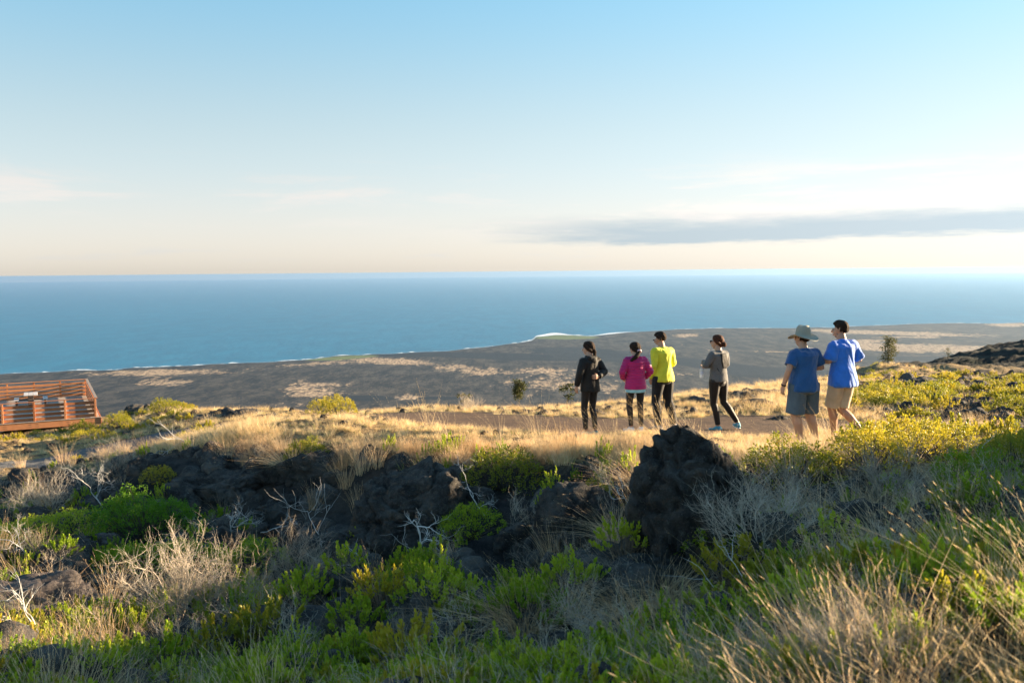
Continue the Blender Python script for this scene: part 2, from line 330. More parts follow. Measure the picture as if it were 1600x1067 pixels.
cl = k.mix(attr(k, 'litter'), soil, straw); cl = k.mix(attr(k, 'asph'), cl, gray); cl = k.mix(attr(k, 'redd'), cl, red); cl = k.mix(attr(k, 'hill'), cl, k.mix(k.ss(a3, .45, .65), (.008, .010, .010), (.020, .026, .016)))  # hill: dark green-black cover, its shade also put into the colour
k.setin(b.inputs['Base Color'], cl); b.inputs['Roughness'].default_value = .95; b.inputs['Specular IOR Level'].default_value = .15
hsum = k.math('ADD', a2, k.math('MULTIPLY', a1, 2.0)); hsum = k.math('ADD', hsum, k.math('MULTIPLY', a4, .5)); bump(k, b, hsum, .9, .035)
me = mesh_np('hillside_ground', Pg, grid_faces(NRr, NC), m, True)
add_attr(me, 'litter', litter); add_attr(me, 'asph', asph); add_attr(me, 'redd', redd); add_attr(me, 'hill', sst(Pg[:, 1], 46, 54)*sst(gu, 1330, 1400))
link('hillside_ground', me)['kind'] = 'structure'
def ground(x, y): return float(H(np.array([x]), np.array([y]))[0])
def hit(u, v, y0=2.0, y1=60.0):
    """first ground point seen at photo pixel (u, v)"""
    d = ray(u, v); Yv = y0*np.exp(np.linspace(0, 1, 500)*math.log(y1/y0)); px_ = d.x/d.y*Yv; pz_ = d.z/d.y*Yv
    below = H(px_, Yv) > pz_; i = int(np.argmax(below)) if below.any() else 499
    return Vector((px_[i], Yv[i], ground(px_[i], Yv[i])))

# ---------------------------------------------------------------- plant materials
def plant_mat(name, c1, c2, trans=.35, rough=.55, c3=None, scale=9, spec=.3):
    m, k, b, out = material(name)
    oi = k.add('ShaderNodeObjectInfo'); pos = k.add('ShaderNodeTexCoord').outputs['Object']
    r = k.noise(pos, scale, 3, .7); rr = k.math('ADD', k.math('MULTIPLY', r, 1.3), k.math('SUBTRACT', k.math('MULTIPLY', oi.outputs['Random'], .7), .5), clamp=True)
    c = k.mix(k.ss(rr, .25, .75), c1, c2)
    if c3: c = k.mix(k.ss(k.noise(pos, scale*2.3, 2, .7), .60, .72), c, c3)
    k.setin(b.inputs['Base Color'], c); b.inputs['Roughness'].default_value = rough; b.inputs['Specular IOR Level'].default_value = spec
    t = k.add('ShaderNodeBsdfTranslucent'); k.setin(t.inputs['Color'], c); mx = k.add('ShaderNodeMixShader'); mx.inputs[0].default_value = trans
    k.link(b.outputs[0], mx.inputs[1]); k.link(t.outputs[0], mx.inputs[2]); k.link(mx.outputs[0], out.inputs[0]); return m
M = {}
M['leaf'] = plant_mat('yellow_green_leaf', (.24, .25, .022), (.46, .38, .03), .42, .45, (.50, .32, .05))
M['leafg'] = plant_mat('mid_green_leaf', (.21, .31, .015), (.44, .50, .035), .42, .45, (.42, .38, .05))
M['leafd'] = plant_mat('deep_green_leaf', (.09, .22, .012), (.20, .34, .025), .40, .45)
M['straw'] = plant_mat('dry_straw', (.62, .44, .22), (.80, .62, .36), .40, .6, (.50, .32, .17), 5)
M['strawp'] = plant_mat('pinkish_dry_grass', (.56, .37, .20), (.78, .58, .35), .38, .6, (.44, .27, .15), 5)
M['greeng'] = plant_mat('green_grass_blade', (.20, .25, .05), (.40, .42, .10), .38, .55, (.52, .44, .2), 5)
M['twig'] = plant_mat('grey_dead_twig', (.32, .265, .20), (.58, .50, .40), .0, .85, (.13, .115, .10), 7)
M['dead'] = plant_mat('warm_dead_grass', (.46, .31, .17), (.70, .53, .33), .3, .7, (.30, .19, .11), 6)
M['stem'] = plant_mat('brown_shrub_stem', (.10, .075, .05), (.22, .16, .11), .0, .85)
M['bone'] = plant_mat('bleached_white_wood', (.50, .49, .47), (.72, .70, .67), .0, .75, (.36, .34, .32), 9)
M['bark'] = plant_mat('dark_bark', (.06, .05, .04), (.13, .11, .09), .0, .9)

class Acc:
    """collects numpy pieces of several materials into one mesh"""
    def __init__(s): s.V = []; s.Q = []; s.T = []; s.mq = []; s.mt = []; s.n = 0
    def add(s, V, Q=None, T=None, mi=0):
        V = np.asarray(V, float); s.V.append(V)
        if Q is not None and len(Q): s.Q.append(np.asarray(Q)+s.n); s.mq.append(np.full(len(Q), mi))
        if T is not None and len(T): s.T.append(np.asarray(T)+s.n); s.mt.append(np.full(len(T), mi))
        s.n += len(V)
    def mesh(s, name, mats, smooth=False):
        fl = []; mi = []
        if s.Q: fl.append(np.concatenate(s.Q)); mi.append(np.concatenate(s.mq))
        if s.T: fl.append(np.concatenate(s.T)); mi.append(np.concatenate(s.mt))
        me = mesh_np(name, np.concatenate(s.V), fl, None, smooth)
        for m_ in mats: me.materials.append(m_)
        me.polygons.foreach_set('material_index', np.concatenate(mi).astype(np.int32)); me.update(); return me
def norm(v): return v/np.maximum(np.linalg.norm(v, axis=-1, keepdims=True), 1e-9)
def add_leaves(A, P, D, L, Wd, mi=0, r=rng):
    """folded obovate leaves: base P, direction D, length L, width Wd (arrays)"""
    n_ = len(P); D = norm(D); side = norm(np.cross(D, norm(r.normal(size=(n_, 3)))+np.array([0, 0, .3]))); up_ = np.cross(side, D)
    L = L[:, None]; Wd = Wd[:, None]; tip = P+D*L+up_*L*.10; m1 = P+D*L*.62
    V = np.stack([P, m1+side*Wd*.5+up_*Wd*.14, tip, m1-side*Wd*.5+up_*Wd*.14, m1-up_*Wd*.05], 1).reshape(-1, 3)
    b_ = np.arange(n_)[:, None]*5
    A.add(V, T=np.concatenate([b_+[0, 1, 4], b_+[1, 2, 4], b_+[4, 2, 3], b_+[0, 4, 3]]), mi=mi)
def add_tube(A, pts, rad, mi=0, k=3):
    pts = np.asarray(pts, float); n_ = len(pts); d = norm(np.gradient(pts, axis=0)); ref = np.array([.31, .22, .92])
    a = norm(np.cross(d, ref)); b_ = np.cross(d, a); th = np.arange(k)*2*np.pi/k; rad = np.asarray(rad, float).reshape(-1, 1, 1)*np.ones((n_, 1, 1))
    V = pts[:, None]+rad*(a[:, None]*np.cos(th)[None, :, None]+b_[:, None]*np.sin(th)[None, :, None])
    i = np.arange(n_-1)[:, None]*k; j = np.arange(k)[None]; q_ = np.stack([i+j, i+(j+1) % k, i+k+(j+1) % k, i+k+j], -1).reshape(-1, 4)
    A.add(V.reshape(-1, 3), Q=q_, mi=mi)
def add_blades(A, n_, rbase, hmin, hmax, w, lean, curl, mi=0, r=rng, seg=4, windd=(-.35, -.12)):
    th = r.uniform(0, 2*np.pi, n_); rb = rbase*np.sqrt(r.uniform(0, 1, n_)); P = np.stack([rb*np.cos(th), rb*np.sin(th), 0*th], -1)
    out = np.stack([np.cos(th), np.sin(th), 0*th], -1)*(.25+.75*rb/max(rbase, 1e-6))[:, None]+r.normal(size=(n_, 3))*[.3, .3, 0]
    out[:, 0] += windd[0]; out[:, 1] += windd[1]
    hgt = r.uniform(hmin, hmax, n_); ln = lean*r.uniform(.3, 1.2, n_); cu = curl*r.uniform(.2, 1.3, n_)
    side = norm(np.cross(out, [0, 0, 1])+r.normal(size=(n_, 3))*.5); V = []
    for s_ in range(seg+1):
        t = s_/seg; c = P+np.array([0, 0, 1])*(hgt*(t-.30*cu*t*t))[:, None]+out*(hgt*(ln*t+cu*t*t))[:, None]
        ww = w*(1-.85*t**1.5); V += [c-side*ww/2, c+side*ww/2]
    V = np.stack(V, 1); k_ = 2*(seg+1); b_ = np.arange(n_)[:, None, None]*k_; s2 = (np.arange(seg)*2)[None, :, None]
    A.add(V.reshape(-1, 3), Q=(b_+s2+np.array([0, 1, 3, 2])[None, None]).reshape(-1, 4), mi=mi)
    return V[:, -4:].mean(1), V[:, -2:].mean(1)
def add_heads(A, a, b_, L, mi=0, r=rng):
    """fluffy seed heads along the last stretch a->b"""
    d = norm(b_-a+1e-6)
    for j in range(4):
        P = a+(b_-a)*(j/3.0)+d*L*.2*j; D = norm(d+r.normal(size=d.shape)*.13); add_leaves(A, P, D, L*r.uniform(.7, 1.2, len(P)), np.full(len(P), L*.075), mi, r)

def branch(A, p, d, L, rad, depth, r, mi=0, nk=3, spread=.7, tips=None, segs=5, wob=.25, upw=.1, k=3, shrink=.66):
    pts = [p]; q_ = p.copy(); d = d/np.linalg.norm(d)
    for s_ in range(segs):
        d = d+r.normal(size=3)*wob+np.array([0, 0, upw]); d /= np.linalg.norm(d); q_ = q_+d*L/segs; pts.append(q_.copy())
    add_tube(A, pts, np.linspace(rad, rad*.55, segs+1), mi, k)
    if depth == 0:
        if tips is not None: tips.append((q_, d))
        else: add_tube(A, [q_, q_+d*L*.25], [rad*.55, rad*.1], mi, k)
        return
    for j in range(nk):
        f = 1.0 if j == 0 else r.uniform(.35, .95); i0 = f*segs; a = int(min(i0, segs-1)); pp = pts[a]+(pts[a+1]-pts[a])*(i0-a)
        dd = d+r.normal(size=3)*spread; branch(A, pp, dd, L*shrink*r.uniform(.7, 1.15), rad*.58, depth-1, r, mi, nk, spread, tips, segs, wob, upw, k, shrink)

def leafy_shrub(name, seed, wdt, hgt, nstem, lsz, nl, mat_leaf, upright=.7, twigs=True):
    """open shrub of upright shoots, each ringed with spoon shaped leaves"""
    r = np.random.default_rng(seed); A = Acc()
    P = []; D = []; L = []
    for i in range(nstem):
        th = r.uniform(0, 2*np.pi); rr = math.sqrt(r.uniform(0, 1)); tip = np.array([wdt*.5*rr*math.cos(th), wdt*.5*rr*math.sin(th), hgt*(1-.45*rr*rr)*r.uniform(.6, 1.08)])
        base = tip*[.35, .35, 0]; mid = base*.6+tip*.4+r.normal(size=3)*.02; add_tube(A, [base, mid, tip], [.005, .004, .002], 1)
        ax = norm(tip-mid+np.array([0, 0, upright*.15])); ns = nl
        for j in range(ns):
            f = 1-.62*(j/ns); ph = j*2.4+th; tang = np.cross(ax, [math.cos(ph), math.sin(ph), .2]); dirn = ax*(.75+.5*(1-j/ns))+norm(tang)*(.35+.55*j/ns)
            P.append(mid+(tip-mid)*(f*1.0)+ax*.01); D.append(dirn+r.normal(size=3)*.12); L.append(lsz*r.uniform(.7, 1.15))
    add_leaves(A, np.array(P), np.array(D), np.array(L), np.array(L)*.50, 0, r)
    if twigs:
        for i in range(max(3, nstem//5)):
            th = r.uniform(0, 6.28); branch(A, np.array([0, 0, 0.]), np.array([math.cos(th), math.sin(th), .8]), wdt*.35, .004, 2, r, 1, 3, .6, None, 3)
    return A.mesh(name, [mat_leaf, M['stem']])
def dome_shrub(name, seed, a, b_, h, nclump, lsz, mat_leaf, flat=.75):
    """dense wind-pruned bush: leaf clumps over an uneven dome, gaps and dark depth between"""
    r = np.random.default_rng(seed); A = Acc(); P = []; D = []; L = []
    tips = []
    for i in range(nclump):
        th = r.uniform(0, 2*np.pi); rr = math.sqrt(r.uniform(0, 1)); lump = .80+.35*vnoise(np.array([3+2.2*math.cos(th)]), np.array([seed+2.2*math.sin(th)]), seed)[0]
        x_, y_ = a*rr*math.cos(th)*lump, b_*rr*math.sin(th)*lump; top = h*(1-rr**2.4)**.5*(.70+.5*vnoise(np.array([x_*4/a]), np.array([y_*4/a]), seed+3)[0])
        z_ = top*r.uniform(.72, 1.0) if r.random() < .75 else top*r.uniform(.25, .7)
        c = np.array([x_, y_, z_+.03]); outd = norm(np.array([x_/a**2, y_/b_**2, z_/h**2+.5])); tips.append(c)
        m_ = r.integers(9, 14)
        for j in range(m_):
            dd = outd*.8+r.normal(size=3)*.55; P.append(c+r.normal(size=3)*lsz*.55); D.append(dd); L.append(lsz*r.uniform(.65, 1.2))
    add_leaves(A, np.array(P), np.array(D), np.array(L), np.array(L)*.45, 0, r)
    for c in tips[::6]:
        add_tube(A, [c*[.15, .15, 0], c*[.6, .6, .45]+r.normal(size=3)*.03, c], [.011, .006, .002], 1)
    return A.mesh(name, [mat_leaf, M['bark']])
def tuft(name, seed, n_, rb, h0, h1, w, lean, curl, mat, heads=0, hl=.05, wind=(-.35, -.12), greens=0):
    r = np.random.default_rng(seed); A = Acc(); a, b_ = add_blades(A, n_, rb, h0, h1, w, lean, curl, 0, r, 4, wind)
    if heads:
        i = r.choice(n_, heads, replace=False); add_heads(A, a[i], b_[i], hl, 0, r)
    if greens: add_blades(A, greens, rb, h0*.5, h1*.6, w*1.4, lean, curl, 1, r, 3, wind)
    return A.mesh(name, [mat, M['greeng']])
def twig_bush(name, seed, size, n_, depth, rad, mat, nk=3, upw=.12):
    r = np.random.default_rng(seed); A = Acc()
    for i in range(n_):
        th = r.uniform(0, 6.28); branch(A, np.array([r.normal()*.04, r.normal()*.04, -.02]), np.array([math.cos(th), math.sin(th), r.uniform(.3, 1.1)]), size*r.uniform(.6, 1), rad, depth, r, 0, nk, .62, None, 4, .22, upw)
    return A.mesh(name, [mat])

shrubs_y = [leafy_shrub('shrub', 100+i, .62, .36, 34, .044, 18, M['leaf']) for i in range(3)]
shrubs_g = [leafy_shrub('shrub', 200+i, .58, .38, 34, .044, 18, M['leafg']) for i in range(4)]
shrubs_u = [leafy_shrub('upright', 300+i, .34, .46, 14, .034, 24, M['leafg'], 2.0, False) for i in range(3)]
mounds = [dome_shrub('mound', 320+i, .42, .36, .28, 90, .040, M['leaf']) for i in range(2)]
straw_t = [tuft('grass', 400+i, 44, .13, .22, .52, .0065, .25, .35, M['straw'], 16, .045) for i in range(4)]
short_t = [tuft('grass', 430+i, 60, .17, .08, .24, .007, .4, .4, M['straw'], 0, 0, (-.2, 0), 16) for i in range(3)]
pink_t = [tuft('grass', 440+i, 70, .10, .24, .50, .0055, .20, .40, M['strawp'], 30, .04, (-.25, -.10)) for i in range(3)]
green_t = [tuft('grass', 450+i, 36, .12, .15, .42, .007, .35, .45, M['greeng']) for i in range(3)]
twigs = [twig_bush('twigs', 500+i, .24, 9, 3, .0035, M['twig']) for i in range(4)]
tall_t = [tuft('grass', 470+i, 16, .08, .45, .85, .0045, .55, .30, M['straw'], 14, .055, (-.75, -.05)) for i in range(3)]

def rock_mesh(name, seed, size, sub=4, rough=.32, squash=(1, 1, 1), mat=None, cuts=6, boxy=1.0):
    bm = bmesh.new(); bmesh.ops.create_icosphere(bm, subdivisions=sub, radius=1)
    V = np.array([v.co[:] for v in bm.verts]); F_ = np.array([[v.index for v in f.verts] for f in bm.faces]); bm.free()
    r = np.random.default_rng(seed); Vn = np.sign(V)*np.abs(V)**boxy; Vn = Vn*(1.0 if boxy == 1 else .92)
    for i in range(cuts):                                             # broken planes
        nrm = norm(r.normal(size=3)); d0 = r.uniform(.55, .85); s_ = Vn@nrm; Vn = Vn-np.where(s_ > d0, s_-d0, 0)[:, None]*nrm*.85
    sq_ = np.array(squash); nd_ = norm(Vn); Vn = Vn*sq_; o_ = r.uniform(0, 40, 3); Q = Vn+o_
    f1 = fbm3(Q, 1.6, seed, 4)-.5; f2 = fbm3(Q, 5, seed+3, 4)-.5; f3 = fbm3(Q, 14, seed+6, 3)-.5; cl_ = np.abs(fbm3(Q, 3.0, seed+9, 3)-.5)
    Vn = (Vn+nd_*(rough*1.3*f1+rough*1.0*f2+rough*.5*f3-rough*.35*np.exp(-(cl_/.02)**2))[:, None])*size
    me = mesh_np(name, Vn, F_, mat, False); me.polygons.foreach_set('use_smooth', np.ones(len(F_), bool)); return me
m, k, b, out = material('lava_rock'); pos = k.add('ShaderNodeTexCoord').outputs['Object']
a1 = k.noise(pos, 3, 8, .75); a2 = k.noise(pos, 22, 5, .75); a3 = k.noise(pos, 60, 3, .7); a4 = k.noise(pos, 7, 4, .7)
c = k.mix(k.ss(a1, .35, .65), (.022, .021, .022), (.115, .105, .095)); c = k.mix(k.math('MULTIPLY', k.ss(a2, .55, .68), .55), c, (.16, .165, .135))
c = k.mix(k.math('MULTIPLY', k.ss(a4, .52, .66), .55), c, (.16, .11, .075)); c = k.mix(k.math('MULTIPLY', k.ss(a3, .62, .70), .6), c, (.26, .27, .25))
k.setin(b.inputs['Base Color'], c); b.inputs['Roughness'].default_value = .9; b.inputs['Specular IOR Level'].default_value = .25
bump(k, b, k.math('ADD', a2, k.math('MULTIPLY', a3, .6)), 1.0, .06); M['rock'] = m
m, k, b, out = material('brown_weathered_rock'); pos = k.add('ShaderNodeTexCoord').outputs['Object']
a1 = k.noise(pos, 3, 8, .7); a2 = k.noise(pos, 30, 5, .7); c = k.mix(k.ss(a1, .35, .65), (.045, .036, .034), (.12, .098, .09)); c = k.mix(k.math('MULTIPLY', k.ss(a2, .55, .7), .5), c, (.22, .19, .17))
k.setin(b.inputs['Base Color'], c); b.inputs['Roughness'].default_value = .9; bump(k, b, a2, .8, .02); M['brock'] = m
chunks = [rock_mesh('rock', 600+i, .16, 3, .45, (1, .8, .7), M['rock']) for i in range(4)]

# ---------------------------------------------------------------- scattering of uncountable cover
def scatter(name, label, protos, P, scale, rz=None, tilt=.12, kind='stuff'):
    n_ = len(P)
    if n_ == 0: return
    me = bpy.data.meshes.new(name); me.vertices.add(n_); me.vertices.foreach_set('co', np.asarray(P, np.float32).ravel())
    rot = np.stack([rng.normal(size=n_)*tilt, rng.normal(size=n_)*tilt, rng.uniform(-.9, .9, n_) if rz is None else rz], -1)
    add_attr(me, 'rot', rot, 'FLOAT_VECTOR'); add_attr(me, 'scl', scale)
    a = me.attributes.new('pick', 'INT', 'POINT'); a.data.foreach_set('value', rng.integers(0, len(protos), n_).astype(np.int32))
    col = bpy.data.collections.new(name+'_sources')
    for i, pm in enumerate(protos): col.objects.link(bpy.data.objects.new('%s_source_%d' % (name, i), pm))
    g = bpy.data.node_groups.new(name, 'GeometryNodeTree'); g.interface.new_socket('Geometry', in_out='INPUT', socket_type='NodeSocketGeometry'); g.interface.new_socket('Geometry', in_out='OUTPUT', socket_type='NodeSocketGeometry')
    N = g.nodes; L = g.links; gi = N.new('NodeGroupInput'); go = N.new('NodeGroupOutput'); ci = N.new('GeometryNodeCollectionInfo'); ci.inputs[0].default_value = col; ci.inputs['Separate Children'].default_value = True; ci.inputs['Reset Children'].default_value = True
    ip = N.new('GeometryNodeInstanceOnPoints'); ip.inputs['Pick Instance'].default_value = True
    def nat(nm, t):
        q_ = N.new('GeometryNodeInputNamedAttribute'); q_.data_type = t; q_.inputs['Name'].default_value = nm; return q_.outputs['Attribute']
    L.new(gi.outputs[0], ip.inputs['Points']); L.new(ci.outputs[0], ip.inputs['Instance']); L.new(nat('pick', 'INT'), ip.inputs['Instance Index'])
    e2r = N.new('FunctionNodeEulerToRotation'); L.new(nat('rot', 'FLOAT_VECTOR'), e2r.inputs[0]); L.new(e2r.outputs[0], ip.inputs['Rotation']); L.new(nat('scl', 'FLOAT'), ip.inputs['Scale'])
    L.new(ip.outputs[0], go.inputs[0])
    o = link(name, me); md = o.modifiers.new('scatter', 'NODES'); md.node_group = g; tag(o, label, None, None, kind); return o

def sample_ground(n_, y0, y1, umin=-250, umax=1850):
    """random ground points, denser near the camera"""
    Yv = np.exp(rng.uniform(math.log(y0), math.log(y1), n_)); uu_ = rng.uniform(umin, umax, n_); xv = (uu_-800)/F*np.maximum(Yv, 2.2)
    zv = H(xv, Yv); return np.stack([xv, Yv, zv], -1)
clear = []                   # (x, y, r) kept free of scatter
def keep(P, nudge=0):
    k_ = np.ones(len(P), bool)
    for (cx, cy, cr) in clear: k_ &= np.hypot(P[:, 0]-cx, P[:, 1]-cy) > cr+nudge
    k_ &= np.hypot(P[:, 0], P[:, 1]) > .9
    return k_

# ================================================================ individual rocks, shrubs, branches
def put(me, name, u, v, label, cat, group=None, s=1.0, rz=None, sink=0.0, y0=2.0, sc=None, tilt=(0, 0), Y=None):
    """stands a thing of its own on the ground where the photograph shows its foot"""
    if Y is not None:
        p = at(u, v, Y); p = Vector((p.x, p.y, ground(p.x, p.y)))
    else: p = hit(u, v, y0)
    o = link(name, me, loc=(p.x, p.y, p.z-sink)); o.rotation_euler = (tilt[0], tilt[1], random.uniform(0, 6.28) if rz is None else rz)
    o.scale = sc if sc else (s, s, s); return tag(o, label, cat, group)
rk = M['rock']
# the big blocks of lava (each its own mesh)
ROCKS = [  # u, v of foot, half size, squash, seed, sink fraction, label
 (1092, 850, .64, (.92, .80, 1.86), 37, .0, 'tall black lava boulder with a broken top below the walkers', None),
 (1030, 835, .34, (.9, .8, 1.5), 41, .3, 'craggy lava shoulder against the left side of the tall boulder', None),
 (1128, 800, .40, (1.1, .8, 1.0), 42, .35, 'lower lava block stepping down on the right of the tall boulder', None),
 (985, 790, .30, (1.2, .8, .9), 43, .35, 'dark lava lump between the jagged rock and the tall boulder', None),
 (905, 845, .50, (1.0, .8, 1.5), 2, .35, 'jagged black lava rock left of the tall boulder with dry grass on top', None),
 (645, 850, .72, (1.15, .8, 1.6), 3, .25, 'large slanting dark lava slab with a pointed crest in mid slope', None),
 (735, 790, .38, (1.0, .8, .9), 4, .4, 'smaller dark lava rock leaning on the right of the slanting slab', None),
 (30, 960, .55, (1.2, .9, .8), 5, .3, 'rounded brownish lava boulder at the left edge of the picture', 'brock'),
 (560, 925, .42, (1.4, .8, .5), 6, .35, 'low flat dark rock below the slanting slab with a white branch beside it', None),
 (165, 855, .26, (1.1, .8, .7), 7, .3, 'small dark rounded rock under the big green bush', 'brock'),
 (440, 800, .42, (1.3, .8, .7), 8, .35, 'rough dark rock behind the white branch cluster on the left slope', None),
 (340, 760, .55, (1.5, .8, .6), 9, .35, 'long black lava outcrop right of the big green bush', None),
 (470, 740, .50, (1.5, .8, .7), 10, .35, 'black lava outcrop under the dry grass brow left of centre', None),
 (1290, 850, .34, (1.5, .9, .6), 12, .35, 'lichen speckled rock among dry stalks right of centre foreground', None),
 (1060, 1010, .40, (1.3, .9, .6), 13, .35, 'grey lichen covered rock near the bottom edge under the round dry tuft', None),
 (1010, 900, .28, (1.2, .9, .8), 14, .35, 'dark rock above the round dry tuft in the foreground', None),
 (820, 850, .36, (1.0, .8, .9), 15, .35, 'shadowed black rock between the slab and the jagged rock', None),
 (880, 1040, .36, (1.2, .9, .7), 16, .35, 'dark rock at the bottom edge right of centre', None),
 (770, 945, .26, (1, .9, .7), 17, .4, 'half hidden dark rock among green shrubs in the middle foreground', None),
 (1130, 700, .30, (1.4, .8, .7), 18, .4, 'low dark rock right of the tall boulder at the feet of the woman in grey', None),
 (130, 780, .34, (1.5, .9, .5), 19, .35, 'flat dark rock at the roadside left of the big green bush', None),
 (1365, 830, .25, (1.3, .9, .6), 20, .35, 'small speckled rock under the reddish dry tuft on the right', None),
 (1480, 860, .22, (1.3, .9, .6), 21, .35, 'small grey rock in matted dead grass near the right edge', None)]
for (u, v, sz, sq, sd_, sk, lab, mk) in ROCKS:
    o = put(rock_mesh('lava_rock', 700+sd_, sz, 6 if sz > .6 else 5, .38, sq, M[mk] if mk else rk, 7, .62 if sz > .42 else .8), 'lava_rock', u, v, lab, 'rock', None, 1, random.uniform(-.5, .5), sz*sk*sq[2]*.6)
    clear.append((o.location.x, o.location.y, sz*.62)); clear.append((o.location.x-.05, o.location.y-sz*.9, sz*.55))
# lava knobs along the brow and on the sunny flat
rk_protos = [rock_mesh('lava_rock', 760+i, .40, 4, .5, (1.1, .9, .8), rk, 7) for i in range(5)]
BROW = [(215, 640, 1.9, 'dark lava knob on the grassy hummock right of the deck'), (190, 682, 1.2, 'dark rock under the hummock beside the deck corner'), (275, 662, 1.3, 'dark lava rock at the foot of the grassy hummock'),
 (325, 655, 1.6, 'left end of the black lava outcrop on the brow left of the road'), (352, 648, 1.7, 'middle block of the black lava outcrop on the brow left of the road'), (385, 650, 1.5, 'right block of the black lava outcrop on the brow left of the road'), (420, 652, .9, 'small black rock at the right end of the brow outcrop'),
 (1170, 622, 1.6, 'black lava rock on the skyline right of the woman in grey'), (1200, 618, 1.7, 'second black lava rock on the skyline left of the man in the hat'), (1150, 640, .8, 'small grey rock just behind the woman in grey'), (1182, 634, 1.0, 'grey lava rock on the flat left of the man in the hat'),
 (1080, 642, .7, 'low dark rock on the brow left of the woman in grey'), (1215, 660, .6, 'small black rock beside the hand of the man in the hat'),
 (1370, 590, 2.0, 'black lava rock at the foot of the small tree'), (1345, 604, 1.2, 'dark lava rock just right of the boy in blue'), (1400, 603, 1.6, 'dark lava mound right below the small tree'), (1440, 598, 1.6, 'black lava knob at the left foot of the dark hill'), (1490, 597, 1.5, 'black lava rock in scrub before the dark hill'), (1530, 604, 1.1, 'dark lava rock half way to the dark hill near the right side'), (1560, 598, 1.4, 'black lava rock before the dark hill by the right edge'),
 (1370, 640, .6, 'small black rock in the sunlit scrub right of the boy'), (1475, 628, .9, 'dark rock in the middle of the sunlit scrub'), (1510, 640, .7, 'low dark rock in the right part of the sunlit scrub'), (1570, 625, 1.2, 'larger black rock at the right edge of the sunlit scrub'), (1590, 655, .6, 'black rock at the right edge above the dry grass'), (1385, 680, .45, 'small black stone in the near scrub right of the boy'),
 (1090, 628, 1.0, 'black skyline rock behind the woman in grey'), (1130, 620, 1.2, 'dark skyline rock right behind the woman in grey')]
for i, (u, v, s_, lab) in enumerate(BROW):
    put(rk_protos[i % 5], 'lava_rock', u, v, lab, 'rock', 'lava rocks along the brow and the sunlit flat', s_, random.uniform(0, 6.28), .12*s_, 17, (s_*1.3, s_, s_*.8))

# the notable bushes
big = dome_shrub('green_bush', 1, .78, .60, .62, 900, .030, M['leafd']); big2 = dome_shrub('green_bush', 2, .95, .55, .42, 620, .034, M['leafg'])
y1 = dome_shrub('green_bush', 3, .50, .42, .42, 300, .030, M['leaf']); y2 = dome_shrub('green_bush', 4, .48, .40, .40, 300, .030, M['leafg'])
B = [(big, 228, 838, 1.0, 'big dense deep green bush on the dark left slope', 0), (big2, 235, 905, 1.0, 'spreading pale green bush with yellow tips below the big green bush', 0), (big2, 75, 850, .85, 'flat topped olive bush at the left edge above the brown boulder', .4), (y2, 400, 900, .9, 'bright green bush right of the spreading pale bush', 0),
 (y1, 788, 765, 1.15, 'golden yellow bush in the sun right of the slanting slab', 0), (y2, 735, 840, .9, 'green bush in the shade just below the golden bush', 1), (y1, 1235, 770, 1.1, 'half sunlit bush below the man in the hat', 2), (y1, 1360, 735, 1.0, 'sunlit yellow green bush in front of the boy in blue', 1), (y1, 1420, 728, 1.1, 'yellow green bush right of the boy in blue, near the brow', 2.2), (y1, 1470, 720, 1.0, 'yellow bush on the brow towards the right edge', 3),
 (y2, 1525, 790, 1.1, 'green bush with yellow tips at the right edge below the brow', 1.3), (y1, 1590, 745, .9, 'golden bush cut by the right edge of the picture', .3), (y2, 1105, 860, .8, 'green bush below the tall lava boulder', 2), (y1, 248, 754, .6, 'little yellow bush on the roadside brow above the big green bush', 0), (y1, 130, 682, 1.4, 'yellow bush in front of the deck corner post', 2), (y1, 185, 668, 1.3, 'sunlit bush just right of the deck', 1), (y1, 255, 645, 1.4, 'yellow green bush on the hummock right of the deck', 3), (y1, 505, 648, 1.1, 'yellow green bush standing on the brow left of centre', 1), (y1, 530, 650, 1.2, 'smaller yellow bush right of the brow bush', 2),
 (y1, 480, 722, .8, 'dark green bush with golden flowers at the left end of the brow grass', 1)]
for (me_, u, v, s_, lab, rz) in B:
    put(me_, 'green_bush', u, v, lab, 'bush', None, s_, rz, .03, 2 if v > 700 else 20); bo_ = bpy.context.scene.objects[-1] if False else list(C.objects)[-1]; clear.append((bo_.location.x, bo_.location.y-.15, .62*s_))
